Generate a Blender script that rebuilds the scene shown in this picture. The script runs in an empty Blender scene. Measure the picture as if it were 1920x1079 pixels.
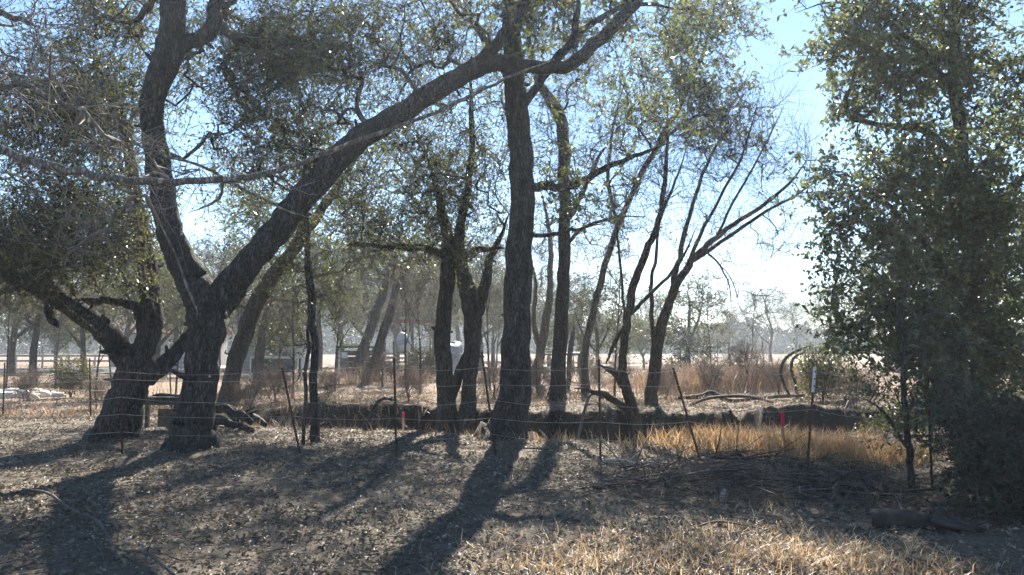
import bpy, math, random
import numpy as np
from mathutils import Vector

rng = np.random.default_rng(7)
random.seed(7)
scene = bpy.context.scene
COL = scene.collection

# ------------------------------------------------------------------ camera, sky, sun, exposure
F = 1507.0                      # focal length in photograph pixels (1920 wide)
CAMZ = 1.6
PITCH = math.atan(110.5 / F)
cam_d = bpy.data.cameras.new("camera")
cam_d.sensor_width = 36.0
cam_d.lens = 36.0 * F / 1920.0
cam_d.clip_start = 0.05
cam_d.clip_end = 5000
cam = bpy.data.objects.new("camera", cam_d)
cam.location = (0, 0, CAMZ)
cam.rotation_euler = (math.pi / 2 + PITCH, 0, 0)
COL.objects.link(cam)
scene.camera = cam

SUN_EL, SUN_AZ = math.radians(36.0), math.radians(5.5)      # azimuth from +Y towards +X
world = bpy.data.worlds.new("World")
scene.world = world
world.use_nodes = True
wn = world.node_tree
wn.nodes.clear()
sky = wn.nodes.new("ShaderNodeTexSky")
sky.sky_type = 'NISHITA'
sky.sun_disc = False
sky.sun_elevation = SUN_EL
sky.sun_rotation = SUN_AZ
sky.air_density = 1.0
sky.dust_density = 0.0
sky.ozone_density = 3.5
bg = wn.nodes.new("ShaderNodeBackground")
bg.inputs[1].default_value = 0.052
wo = wn.nodes.new("ShaderNodeOutputWorld")
wn.links.new(sky.outputs[0], bg.inputs[0])
wn.links.new(bg.outputs[0], wo.inputs[0])

sun_d = bpy.data.lights.new("sun", 'SUN')
sun_d.energy = 4.9
sun_d.angle = math.radians(0.55)
sun_d.color = (1.0, 0.93, 0.83)
sun = bpy.data.objects.new("sun", sun_d)
sdir = Vector((math.sin(SUN_AZ) * math.cos(SUN_EL), math.cos(SUN_AZ) * math.cos(SUN_EL), math.sin(SUN_EL)))
sun.rotation_euler = sdir.to_track_quat('Z', 'Y').to_euler()
sun.location = (5, 30, 20)
COL.objects.link(sun)

scene.view_settings.view_transform = 'Standard'
scene.view_settings.look = 'None'
scene.view_settings.gamma = 1.0
scene.view_settings.exposure = 2.15
HAZE_DENSITY, HAZE_G = 0.0008, 0.5

cy = scene.cycles
cy.use_denoising = True
cy.max_bounces = 6
cy.diffuse_bounces = 3
cy.glossy_bounces = 2
cy.transmission_bounces = 4
cy.volume_bounces = 0
cy.caustics_reflective = False
cy.caustics_refractive = False

# ------------------------------------------------------------------ helpers: noise, terrain, unprojection
_tab = np.random.default_rng(3).random((256, 256))


def vnoise(x, y):
    xi = np.floor(x).astype(int); yi = np.floor(y).astype(int)
    fx = x - xi; fy = y - yi
    fx = fx * fx * (3 - 2 * fx); fy = fy * fy * (3 - 2 * fy)
    a = _tab[xi & 255, yi & 255]; b = _tab[(xi + 1) & 255, yi & 255]
    c = _tab[xi & 255, (yi + 1) & 255]; d = _tab[(xi + 1) & 255, (yi + 1) & 255]
    return (a * (1 - fx) + b * fx) * (1 - fy) + (c * (1 - fx) + d * fx) * fy - 0.5


def sstep(a, b, t):
    t = np.clip((t - a) / (b - a), 0, 1)
    return t * t * (3 - 2 * t)


def hgt(x, y):
    x = np.asarray(x, float); y = np.asarray(y, float)
    lip = 13.7 + 2.3 * sstep(0.3, -2.0, x) + 1.3 * vnoise(x * 0.45 + 9, y * 0 + 3.3) + 0.5 * vnoise(x * 1.7 + 9, y * 0 + 8.3)
    dep = 0.95 * sstep(-7.0, -4.0, x) * (0.55 + 0.45 * sstep(-1.0, 1.0, x))
    t = y - lip
    on = sstep(-7.5, -5.0, x)
    z = -dep * sstep(0.0, 1.5, t) + (dep + 0.25 * on) * sstep(2.8, 3.6, t + 0.7 * vnoise(x * 0.9, y * 0 + 61.3) + 0.8 * vnoise(x * 2.6, y * 0 + 31.3) + 0.4 * vnoise(x * 6, y * 2 + 11.3))
    z += on * sstep(1.0, 3.0, t) * sstep(9, 4, t) * (0.22 * vnoise(x * 0.8 + 3, y * 0.9) + 0.16 * vnoise(x * 2.3 + 3, y * 2.1))
    z -= 0.25 * on * sstep(30, 60, y)
    far = sstep(70, 30, y)
    z = z + 0.16 * vnoise(x / 4.1 + 5, y / 4.1 + 1) * sstep(2.0, 6.0, np.hypot(x, y)) * far
    z = z + 0.05 * vnoise(x / 0.9, y / 0.9) * far + 0.045 * vnoise(x / 0.28 + 7, y / 0.24) * far
    z = z + 0.25 * sstep(5.0, 8.0, x) * sstep(7.0, 9.0, y) * sstep(16, 13, y)
    return z


def H(x, y):
    return float(hgt(np.array([x]), np.array([y]))[0])


CP, SP = math.cos(PITCH), math.sin(PITCH)


def at(px, py, Y):
    """the point of the place seen at photograph pixel (px, py), Y metres ahead"""
    xr = (px - 960.0) / F; yr = (539.5 - py) / F
    d = (xr, CP - yr * SP, SP + yr * CP)
    s = Y / d[1]
    return np.array([d[0] * s, Y, CAMZ + d[2] * s])


def gY(py):
    return CAMZ * F / (py - 650.0)


def gx(px, Y):
    return (px - 960.0) / F * Y / CP


# ------------------------------------------------------------------ helpers: meshes
def make_mesh(name, V, faces_list, smooth=True):
    """faces_list: arrays of shape (n, k)"""
    me = bpy.data.meshes.new(name)
    V = np.asarray(V, np.float32)
    me.vertices.add(len(V)); me.vertices.foreach_set("co", V.ravel())
    idx = []; start = []; tot = []; off = 0
    for f in faces_list:
        f = np.asarray(f, np.int32)
        if len(f) == 0: continue
        k = f.shape[1]
        idx.append(f.ravel()); start.append(off + np.arange(len(f)) * k); tot.append(np.full(len(f), k)); off += f.size
    idx = np.concatenate(idx); start = np.concatenate(start).astype(np.int32); tot = np.concatenate(tot).astype(np.int32)
    me.loops.add(len(idx)); me.loops.foreach_set("vertex_index", idx)
    me.polygons.add(len(start)); me.polygons.foreach_set("loop_start", start); me.polygons.foreach_set("loop_total", tot)
    me.polygons.foreach_set("use_smooth", np.full(len(start), smooth))
    me.update(calc_edges=True)
    return me


class MB:
    """collects shapes and links them as one mesh object"""
    def __init__(s): s.V = []; s.Q = []; s.T = []; s.n = 0
    def add(s, V, Q=None, T=None):
        V = np.asarray(V, float).reshape(-1, 3)
        if Q is not None and len(Q): s.Q.append(np.asarray(Q) + s.n)
        if T is not None and len(T): s.T.append(np.asarray(T) + s.n)
        s.V.append(V); s.n += len(V)
        return s
    def tubes(s, P, R, S=5):
        """P (N,K,3) centre lines, R (N,K) radii"""
        P = np.asarray(P, float); R = np.asarray(R, float)
        N, K, _ = P.shape
        T = np.gradient(P, axis=1)
        T /= np.linalg.norm(T, axis=2, keepdims=True) + 1e-9
        ref = np.zeros((N, 1, 3)); m = T.mean(axis=1)
        vert = np.abs(m[:, 2]) > 0.75 * (np.linalg.norm(m, axis=1) + 1e-9)
        ref[vert, 0] = (1, 0.13, 0); ref[~vert, 0] = (0, 0, 1)
        A = np.cross(T, ref); A /= np.linalg.norm(A, axis=2, keepdims=True) + 1e-9
        B = np.cross(A, T)
        th = np.arange(S) * 2 * np.pi / S
        ring = (A[:, :, None, :] * np.cos(th)[None, None, :, None] + B[:, :, None, :] * np.sin(th)[None, None, :, None])
        if R.ndim == 2: R = R[:, :, None]
        V = P[:, :, None, :] + ring * R[..., None]
        base = (np.arange(N) * K * S)[:, None, None]
        k = np.arange(K - 1)[None, :, None] * S; j = np.arange(S)[None, None, :]; j2 = (j + 1) % S
        Q = np.stack([base + k + j, base + k + S + j, base + k + S + j2, base + k + j2], -1).reshape(-1, 4)
        caps = []
        if S <= 24:
            e0 = (np.arange(N) * K * S)[:, None]
            for jj in range(1, S - 1):
                caps.append(np.stack([e0[:, 0], e0[:, 0] + jj, e0[:, 0] + jj + 1], -1))
                l0 = e0[:, 0] + (K - 1) * S
                caps.append(np.stack([l0, l0 + jj + 1, l0 + jj], -1))
        if S <= 3: caps = []
        return s.add(V.reshape(-1, 3), Q, np.concatenate(caps) if caps else None)
    def box(s, c, d, rz=0.0, bev=0.0, ry=0.0):
        c = np.asarray(c, float); h = np.asarray(d, float) / 2
        b = min(bev, h.min() * 0.45)
        if b > 0:
            V = []
            for zz, ins in ((-h[2], b), (-h[2] + b, 0), (h[2] - b, 0), (h[2], b)):
                x, y = h[0] - ins, h[1] - ins
                V += [(-x + b, -y, zz), (x - b, -y, zz), (x, -y + b, zz), (x, y - b, zz), (x - b, y, zz), (-x + b, y, zz), (-x, y - b, zz), (-x, -y + b, zz)]
            V = np.array(V); Q = []; T = []
            for k in range(3):
                for j in range(8):
                    Q.append((k * 8 + j, k * 8 + (j + 1) % 8, k * 8 + 8 + (j + 1) % 8, k * 8 + 8 + j))
            for j in range(1, 7):
                T.append((0, j + 1, j)); T.append((24, 24 + j, 24 + j + 1))
        else:
            V = np.array([(x, y, z) for z in (-h[2], h[2]) for x, y in ((-h[0], -h[1]), (h[0], -h[1]), (h[0], h[1]), (-h[0], h[1]))])
            Q = [(0, 3, 2, 1), (4, 5, 6, 7), (0, 1, 5, 4), (1, 2, 6, 5), (2, 3, 7, 6), (3, 0, 4, 7)]; T = None
        if ry:
            C, S_ = math.cos(ry), math.sin(ry)
            V = np.stack([V[:, 0] * C + V[:, 2] * S_, V[:, 1], -V[:, 0] * S_ + V[:, 2] * C], 1)
        if rz:
            C, S_ = math.cos(rz), math.sin(rz)
            V = np.stack([V[:, 0] * C - V[:, 1] * S_, V[:, 0] * S_ + V[:, 1] * C, V[:, 2]], 1)
        return s.add(V + c, Q, T)
    def leaves(s, P, D, N, L, W, fold=0.25):
        """kite leaves: base P, axis D, normal N, length L, width W"""
        D = D / (np.linalg.norm(D, axis=1, keepdims=True) + 1e-9)
        B = np.cross(N, D); B /= np.linalg.norm(B, axis=1, keepdims=True) + 1e-9
        N2 = np.cross(D, B)
        L = L[:, None]; W = W[:, None]
        mid = P + D * L * 0.5
        v0 = P; v2 = P + D * L - N2 * L * 0.12
        v1 = mid + B * W * 0.5 + N2 * W * fold; v3 = mid - B * W * 0.5 + N2 * W * fold
        V = np.stack([v0, v1, v2, v3], 1).reshape(-1, 3)
        b = np.arange(len(P)) * 4
        return s.add(V, None, np.concatenate([np.stack([b, b + 1, b + 2], 1), np.stack([b, b + 2, b + 3], 1)]))
    def build(s, name, mat, parent=None, smooth=True, origin=None):
        V = np.concatenate(s.V)
        if origin is not None: V = V - np.asarray(origin)
        fl = []
        if s.Q: fl.append(np.concatenate(s.Q))
        if s.T: fl.append(np.concatenate(s.T))
        me = make_mesh(name, V, fl, smooth)
        me.materials.append(mat)
        o = bpy.data.objects.new(name, me)
        COL.objects.link(o)
        if parent is not None: o.parent = parent
        elif origin is not None: o.location = origin
        return o


def tag(o, label=None, cat=None, group=None, kind=None):
    if label: o["label"] = label
    if cat: o["category"] = cat
    if group: o["group"] = group
    if kind: o["kind"] = kind
    return o


def empty(name, loc, rz=0.0):
    e = bpy.data.objects.new(name, None)
    e.empty_display_size = 0.2
    e.location = loc; e.rotation_euler = (0, 0, rz)
    COL.objects.link(e)
    return e


def copy_tree(o, parent=None):
    c = o.copy(); COL.objects.link(c)
    if parent is not None: c.parent = parent
    for ch in [k for k in o.children]:
        copy_tree(ch, c)
    return c


def catmull(P, per=6):
    P = np.asarray(P, float)
    if len(P) < 3:
        t = np.linspace(0, 1, per * 2)[:, None]
        return P[0] * (1 - t) + P[-1] * t
    E = np.vstack([2 * P[0] - P[1], P, 2 * P[-1] - P[-2]])
    out = []
    for i in range(1, len(E) - 2):
        t = np.linspace(0, 1, per, endpoint=False)[:, None]
        p0, p1, p2, p3 = E[i - 1], E[i], E[i + 1], E[i + 2]
        out.append(0.5 * ((2 * p1) + (-p0 + p2) * t + (2 * p0 - 5 * p1 + 4 * p2 - p3) * t ** 2 + (-p0 + 3 * p1 - 3 * p2 + p3) * t ** 3))
    out.append(P[-1:])
    return np.vstack(out)


def unit(v):
    return v / (np.linalg.norm(v, axis=-1, keepdims=True) + 1e-9)


# ------------------------------------------------------------------ materials
def nmat(name):
    m = bpy.data.materials.new(name); m.use_nodes = True
    nt = m.node_tree; nt.nodes.clear()
    out = nt.nodes.new("ShaderNodeOutputMaterial")
    return m, nt, out


def ramp(nt, cols, interp='LINEAR'):
    r = nt.nodes.new("ShaderNodeValToRGB"); r.color_ramp.interpolation = interp
    el = r.color_ramp.elements
    while len(el) < len(cols): el.new(0.5)
    for e, (p, c) in zip(el, cols):
        e.position = p; e.color = (*c, 1)
    return r


def mat_leaf(name, cols, rough=0.4, trans=0.3, tcol=None, spec=0.5):
    m, nt, out = nmat(name)
    g = nt.nodes.new("ShaderNodeNewGeometry")
    r = ramp(nt, cols)
    nt.links.new(g.outputs["Random Per Island"], r.inputs[0])
    p = nt.nodes.new("ShaderNodeBsdfPrincipled")
    p.inputs["Roughness"].default_value = rough
    p.inputs["Specular IOR Level"].default_value = spec
    nt.links.new(r.outputs[0], p.inputs["Base Color"])
    t = nt.nodes.new("ShaderNodeBsdfTranslucent")
    mx = nt.nodes.new("ShaderNodeMix"); mx.data_type = 'RGBA'; mx.blend_type = 'MULTIPLY'
    mx.inputs[0].default_value = 1.0
    nt.links.new(r.outputs[0], mx.inputs[6]); mx.inputs[7].default_value = (*(tcol or (1.6, 1.7, 0.9)), 1)
    nt.links.new(mx.outputs[2], t.inputs[0])
    ms = nt.nodes.new("ShaderNodeMixShader"); ms.inputs[0].default_value = trans
    nt.links.new(p.outputs[0], ms.inputs[1]); nt.links.new(t.outputs[0], ms.inputs[2])
    nt.links.new(ms.outputs[0], out.inputs[0])
    return m


def mat_noise(name, c1, c2, scale=8.0, stretch=(1, 1, 1), rough=0.85, bump=0.4, bdist=0.02, spec=0.3, metallic=0.0, detail=6, c3=None):
    m, nt, out = nmat(name)
    tc = nt.nodes.new("ShaderNodeTexCoord")
    mp = nt.nodes.new("ShaderNodeMapping"); mp.inputs["Scale"].default_value = stretch
    nt.links.new(tc.outputs["Object"], mp.inputs[0])
    n = nt.nodes.new("ShaderNodeTexNoise"); n.inputs["Scale"].default_value = scale; n.inputs["Detail"].default_value = detail
    n.inputs["Roughness"].default_value = 0.65
    nt.links.new(mp.outputs[0], n.inputs[0])
    r = ramp(nt, [(0.32, c1), (0.68, c2)] if c3 is None else [(0.3, c1), (0.55, c2), (0.72, c3)])
    nt.links.new(n.outputs[0], r.inputs[0])
    p = nt.nodes.new("ShaderNodeBsdfPrincipled")
    p.inputs["Roughness"].default_value = rough; p.inputs["Specular IOR Level"].default_value = spec
    p.inputs["Metallic"].default_value = metallic
    nt.links.new(r.outputs[0], p.inputs["Base Color"])
    b = nt.nodes.new("ShaderNodeBump"); b.inputs["Strength"].default_value = bump; b.inputs["Distance"].default_value = bdist
    nt.links.new(n.outputs[0], b.inputs["Height"]); nt.links.new(b.outputs[0], p.inputs["Normal"])
    nt.links.new(p.outputs[0], out.inputs[0])
    return m


def mat_bark(name, c1, c2, c3):
    m, nt, out = nmat(name)
    tc = nt.nodes.new("ShaderNodeTexCoord")
    mp = nt.nodes.new("ShaderNodeMapping"); mp.inputs["Scale"].default_value = (1, 1, 0.28)
    nt.links.new(tc.outputs["Object"], mp.inputs[0])
    v = nt.nodes.new("ShaderNodeTexVoronoi"); v.feature = 'DISTANCE_TO_EDGE'; v.inputs["Scale"].default_value = 26
    n = nt.nodes.new("ShaderNodeTexNoise"); n.inputs["Scale"].default_value = 11; n.inputs["Detail"].default_value = 8
    n.inputs["Roughness"].default_value = 0.7
    ad = nt.nodes.new("ShaderNodeVectorMath"); ad.operation = 'MULTIPLY_ADD'
    nt.links.new(n.outputs["Color"], ad.inputs[0]); ad.inputs[1].default_value = (0.09, 0.09, 0.09)
    nt.links.new(mp.outputs[0], n.inputs[0])
    nt.links.new(mp.outputs[0], ad.inputs[2]); nt.links.new(ad.outputs[0], v.inputs["Vector"])
    r = ramp(nt, [(0.3, c1), (0.52, c2), (0.72, c3)])
    nt.links.new(n.outputs[0], r.inputs[0])
    mr = nt.nodes.new("ShaderNodeMapRange"); mr.inputs[2].default_value = 0.22
    nt.links.new(v.outputs["Distance"], mr.inputs[0])
    mr.inputs[3].default_value = 0.0; mr.inputs[4].default_value = 1.0
    mlt = nt.nodes.new("ShaderNodeMath"); mlt.operation = 'MULTIPLY_ADD'
    nt.links.new(n.outputs[0], mlt.inputs[0]); mlt.inputs[1].default_value = 0.9; nt.links.new(mr.outputs[0], mlt.inputs[2])
    p = nt.nodes.new("ShaderNodeBsdfPrincipled"); p.inputs["Roughness"].default_value = 0.9
    p.inputs["Specular IOR Level"].default_value = 0.25
    ck = nt.nodes.new("ShaderNodeMix"); ck.data_type = 'RGBA'; ck.blend_type = 'MULTIPLY'; ck.inputs[0].default_value = 0.75
    cr = ramp(nt, [(0.0, (0.25, 0.23, 0.22)), (1.0, (1, 1, 1))]); nt.links.new(mr.outputs[0], cr.inputs[0])
    nt.links.new(r.outputs[0], ck.inputs[6]); nt.links.new(cr.outputs[0], ck.inputs[7])
    nt.links.new(ck.outputs[2], p.inputs["Base Color"])
    b = nt.nodes.new("ShaderNodeBump"); b.inputs["Strength"].default_value = 0.9; b.inputs["Distance"].default_value = 0.03
    nt.links.new(mlt.outputs[0], b.inputs["Height"]); nt.links.new(b.outputs[0], p.inputs["Normal"])
    nt.links.new(p.outputs[0], out.inputs[0])
    return m


M = {}
M['bark'] = mat_bark("oak_bark", (0.052, 0.047, 0.044), (0.105, 0.095, 0.088), (0.175, 0.16, 0.148))
M['bark_brown'] = mat_bark("brown_bark", (0.06, 0.042, 0.032), (0.12, 0.085, 0.064), (0.19, 0.145, 0.115))
M['bark_sweep'] = mat_bark('sunlit_pale_bark', (0.22, 0.19, 0.165), (0.38, 0.335, 0.295), (0.52, 0.47, 0.42))  # pale dry bark, lightened to imitate sunlight along the limb
M['twig'] = mat_noise("twig_bark", (0.055, 0.046, 0.040), (0.12, 0.10, 0.088), 6, bump=0.2)
M['brown_twig'] = mat_noise('brown_twig_bark', (0.12, 0.088, 0.066), (0.24, 0.185, 0.145), 6, bump=0.2)
M['twig_grey'] = mat_noise("grey_twig_bark", (0.13, 0.115, 0.10), (0.30, 0.265, 0.235), 9, bump=0.3, bdist=0.004)
M['leaf_oak'] = mat_leaf("oak_leaf", [(0, (0.040, 0.052, 0.028)), (0.6, (0.064, 0.080, 0.040)), (0.9, (0.10, 0.10, 0.052)), (1, (0.14, 0.11, 0.06))], 0.30, 0.40, (2.4, 2.4, 1.2), spec=0.7)
M['leaf_right'] = mat_leaf("glossy_leaf", [(0, (0.055, 0.065, 0.035)), (0.5, (0.092, 0.102, 0.050)), (0.9, (0.125, 0.122, 0.060)), (1, (0.20, 0.155, 0.080))], 0.33, 0.38, (1.7, 1.95, 1.35), spec=1.0)
M['leaf_far'] = mat_leaf("far_leaf", [(0, (0.045, 0.055, 0.028)), (0.6, (0.075, 0.080, 0.040)), (1, (0.13, 0.11, 0.06))], 0.5, 0.35)
M['leaf_wood'] = mat_leaf('woodland_leaf', [(0, (0.022, 0.026, 0.018)), (1, (0.06, 0.058, 0.042))], 0.7, 0.1)
M['straw'] = mat_leaf('straw_blade', [(0, (0.24, 0.165, 0.09)), (0.45, (0.47, 0.345, 0.205)), (1, (0.70, 0.57, 0.40))], 0.5, 0.35, (1.1, 1.0, 0.85))
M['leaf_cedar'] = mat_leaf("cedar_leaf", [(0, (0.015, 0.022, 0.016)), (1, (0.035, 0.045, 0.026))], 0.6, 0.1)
M['litter'] = mat_leaf("dead_leaf", [(0, (0.060, 0.050, 0.038)), (0.4, (0.135, 0.115, 0.086)), (0.8, (0.215, 0.187, 0.142)), (0.97, (0.34, 0.30, 0.235)), (1, (0.48, 0.43, 0.35))], 0.6, 0.12, (1.2, 1.1, 0.9))
M['grass'] = mat_leaf("dry_grass_blade", [(0, (0.17, 0.11, 0.065)), (0.4, (0.40, 0.26, 0.135)), (0.75, (0.54, 0.38, 0.21)), (1, (0.64, 0.50, 0.32))], 0.55, 0.4, (1.1, 1.0, 0.8))
M['weed'] = mat_leaf("dry_weed_stalk", [(0, (0.15, 0.10, 0.07)), (0.5, (0.25, 0.18, 0.125)), (1, (0.36, 0.28, 0.19))], 0.6, 0.3, (1.1, 1.0, 0.9))
M['dead'] = mat_noise("dead_wood", (0.07, 0.058, 0.05), (0.16, 0.135, 0.115), 9, (1, 1, 1), bump=0.5, bdist=0.01)
M['dead_brown'] = mat_noise("brown_dead_wood", (0.10, 0.068, 0.048), (0.22, 0.165, 0.125), 9, bump=0.5, bdist=0.01)
M['pale_wood'] = mat_noise("pale_dead_wood", (0.26, 0.23, 0.20), (0.46, 0.42, 0.37), 12, bump=0.4, bdist=0.006)
M['char'] = mat_noise("dark_dead_wood", (0.02, 0.018, 0.017), (0.065, 0.055, 0.05), 9, bump=0.5, bdist=0.01)
M['rust'] = mat_noise("rusty_steel", (0.035, 0.020, 0.016), (0.09, 0.050, 0.036), 30, rough=0.75, bump=0.2, bdist=0.003)
M['wire'] = mat_noise("fence_wire", (0.18, 0.17, 0.165), (0.34, 0.33, 0.32), 30, rough=0.7, spec=0.3, metallic=0.0, bump=0.1, bdist=0.001)
M['white'] = mat_noise("white_paint", (0.66, 0.66, 0.64), (0.80, 0.80, 0.78), 6, rough=0.5, bump=0.1, bdist=0.004)
M['offwhite'] = mat_noise('dusty_white', (0.34, 0.34, 0.33), (0.56, 0.55, 0.53), 4, rough=0.6, bump=0.15, bdist=0.01)
M['greyrail'] = mat_noise("weathered_rail", (0.24, 0.23, 0.22), (0.42, 0.41, 0.39), 9, (0.3, 1, 1), rough=0.7, bump=0.3, bdist=0.006)
M['bluegrey'] = mat_noise("blue_grey_panel", (0.22, 0.25, 0.31), (0.34, 0.38, 0.45), 5, rough=0.5, bump=0.1)
M['tarp'] = mat_noise("pale_blue_tarp", (0.13, 0.145, 0.17), (0.22, 0.24, 0.28), 3, rough=0.55, bump=0.5, bdist=0.05)
M['tarp_dark'] = mat_noise("dark_green_panel", (0.018, 0.022, 0.018), (0.045, 0.052, 0.042), 5, rough=0.6, bump=0.2)
M['yellow'] = mat_noise("yellow_sheet", (0.55, 0.46, 0.10), (0.72, 0.62, 0.18), 5, rough=0.5, bump=0.1)
M['redbrown'] = mat_noise("red_brown_beam", (0.10, 0.035, 0.028), (0.20, 0.075, 0.055), 8, rough=0.7, bump=0.3)
M['lath'] = mat_noise("stake_lath", (0.34, 0.22, 0.12), (0.52, 0.36, 0.21), 14, (1, 1, 0.15), bump=0.3, bdist=0.003)
M['pink'] = mat_leaf("fluorescent_pink_red", [(0, (0.85, 0.04, 0.11)), (1, (0.90, 0.07, 0.16))], 0.45, 0.55, (1.1, 1.0, 1.0))
M['board'] = mat_noise("pale_board", (0.44, 0.38, 0.30), (0.62, 0.56, 0.46), 9, (0.3, 2, 2), bump=0.3, bdist=0.004)
M['old_plank'] = mat_noise("old_plank", (0.06, 0.05, 0.042), (0.17, 0.145, 0.12), 10, (0.2, 2, 2), bump=0.6, bdist=0.008)
M['stone'] = mat_noise("limestone", (0.42, 0.38, 0.33), (0.66, 0.62, 0.56), 7, bump=0.7, bdist=0.03)
M['asphalt'] = mat_noise("worn_asphalt", (0.06, 0.06, 0.062), (0.10, 0.10, 0.10), 20, bump=0.2, bdist=0.005)
M['track'] = mat_noise("pale_dirt", (0.36, 0.30, 0.22), (0.52, 0.44, 0.33), 1.2, bump=0.3, bdist=0.03)
M['tyre'] = mat_noise("rubber", (0.015, 0.015, 0.015), (0.035, 0.035, 0.035), 10, rough=0.8, bump=0.1)
M['roof'] = mat_noise("brown_metal_roof", (0.14, 0.085, 0.065), (0.24, 0.16, 0.125), 6, rough=0.6, bump=0.2)
M['siding'] = mat_noise("grey_siding", (0.40, 0.39, 0.37), (0.54, 0.53, 0.50), 5, rough=0.75, bump=0.2)


def ground_material():
    m, nt, out = nmat("ground_soil")
    g = nt.nodes.new("ShaderNodeNewGeometry")
    sp = nt.nodes.new("ShaderNodeSeparateXYZ"); nt.links.new(g.outputs["Position"], sp.inputs[0])
    def noise(sc, det=6, ro=0.6):
        n = nt.nodes.new("ShaderNodeTexNoise"); n.inputs["Scale"].default_value = sc
        n.inputs["Detail"].default_value = det; n.inputs["Roughness"].default_value = ro
        nt.links.new(g.outputs["Position"], n.inputs[0]); return n
    n1 = noise(1.1, 8, 0.7); n2 = noise(14, 6, 0.75); n3 = noise(0.22, 5)
    soil = ramp(nt, [(0.3, (0.060, 0.048, 0.035)), (0.5, (0.125, 0.102, 0.076)), (0.68, (0.215, 0.18, 0.138))])
    mixn = nt.nodes.new("ShaderNodeMath"); mixn.operation = 'MULTIPLY_ADD'
    nt.links.new(n2.outputs[0], mixn.inputs[0]); mixn.inputs[1].default_value = 0.55
    h1 = nt.nodes.new("ShaderNodeMath"); h1.operation = 'MULTIPLY'; nt.links.new(n1.outputs[0], h1.inputs[0]); h1.inputs[1].default_value = 0.45
    nt.links.new(h1.outputs[0], mixn.inputs[2]); nt.links.new(mixn.outputs[0], soil.inputs[0])
    field = ramp(nt, [(0.3, (0.10, 0.070, 0.048)), (0.5, (0.185, 0.135, 0.095)), (0.7, (0.31, 0.24, 0.165))])
    nt.links.new(mixn.outputs[0], field.inputs[0])
    ad = nt.nodes.new("ShaderNodeMath"); ad.operation = 'MULTIPLY_ADD'
    nt.links.new(n3.outputs[0], ad.inputs[0]); ad.inputs[1].default_value = 8.0; nt.links.new(sp.outputs[1], ad.inputs[2])
    mr = nt.nodes.new("ShaderNodeMapRange"); mr.inputs[1].default_value = 20.5; mr.inputs[2].default_value = 25
    nt.links.new(ad.outputs[0], mr.inputs[0])
    mx = nt.nodes.new("ShaderNodeMix"); mx.data_type = 'RGBA'
    nt.links.new(mr.outputs[0], mx.inputs[0]); nt.links.new(soil.outputs[0], mx.inputs[6]); nt.links.new(field.outputs[0], mx.inputs[7])
    # dark soil, deepened to paint the ditch bank's shade where steep or low
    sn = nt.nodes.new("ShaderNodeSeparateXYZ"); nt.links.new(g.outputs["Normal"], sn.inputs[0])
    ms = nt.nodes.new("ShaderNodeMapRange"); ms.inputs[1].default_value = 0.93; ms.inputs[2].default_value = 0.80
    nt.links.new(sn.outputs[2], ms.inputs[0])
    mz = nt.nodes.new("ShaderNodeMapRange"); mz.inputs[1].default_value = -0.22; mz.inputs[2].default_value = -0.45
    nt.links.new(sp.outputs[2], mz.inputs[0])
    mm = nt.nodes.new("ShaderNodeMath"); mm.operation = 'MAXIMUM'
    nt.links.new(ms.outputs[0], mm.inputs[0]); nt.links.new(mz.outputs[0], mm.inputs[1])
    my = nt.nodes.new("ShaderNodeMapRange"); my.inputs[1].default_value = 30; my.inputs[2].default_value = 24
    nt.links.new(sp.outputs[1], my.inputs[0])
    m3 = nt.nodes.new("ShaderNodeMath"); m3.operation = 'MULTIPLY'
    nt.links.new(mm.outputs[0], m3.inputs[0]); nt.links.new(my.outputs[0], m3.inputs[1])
    bank_dark = ramp(nt, [(0.35, (0.016, 0.013, 0.011)), (0.65, (0.055, 0.044, 0.036))]); nt.links.new(mixn.outputs[0], bank_dark.inputs[0])
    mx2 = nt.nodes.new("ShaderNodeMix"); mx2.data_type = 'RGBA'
    nt.links.new(m3.outputs[0], mx2.inputs[0]); nt.links.new(mx.outputs[2], mx2.inputs[6]); nt.links.new(bank_dark.outputs[0], mx2.inputs[7])
    p = nt.nodes.new("ShaderNodeBsdfPrincipled"); p.inputs["Roughness"].default_value = 0.95
    p.inputs["Specular IOR Level"].default_value = 0.15
    nt.links.new(mx2.outputs[2], p.inputs["Base Color"])
    b = nt.nodes.new("ShaderNodeBump"); b.inputs["Strength"].default_value = 0.8; b.inputs["Distance"].default_value = 0.04
    nt.links.new(mixn.outputs[0], b.inputs["Height"]); nt.links.new(b.outputs[0], p.inputs["Normal"])
    nt.links.new(p.outputs[0], out.inputs[0])
    return m


# ------------------------------------------------------------------ the setting
def grid_obj(name, X, Y, Z, mat):
    ny, nx = X.shape
    V = np.stack([X, Y, Z], -1).reshape(-1, 3)
    i = np.arange(ny - 1)[:, None] * nx + np.arange(nx - 1)[None, :]
    Q = np.stack([i, i + 1, i + nx + 1, i + nx], -1).reshape(-1, 4)
    me = make_mesh(name, V, [Q]); me.materials.append(mat)
    o = bpy.data.objects.new(name, me); COL.objects.link(o)
    return o


u = np.linspace(-1, 1, 281)
xs = np.sinh(u * 6.2) / np.sinh(6.2) * 900 * 1.0
xs = np.sign(u) * (14 * np.abs(u) + 886 * np.abs(u) ** 7)
ya = np.concatenate([-900 * np.linspace(1, 0, 24)[:-1] ** 4, np.linspace(0, 24, 320)[:-1], 24 + 876 * np.linspace(0, 1, 90) ** 3.2])
X, Yg = np.meshgrid(xs, ya)
tag(grid_obj("ground", X, Yg, hgt(X, Yg), ground_material()), kind='structure')

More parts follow.
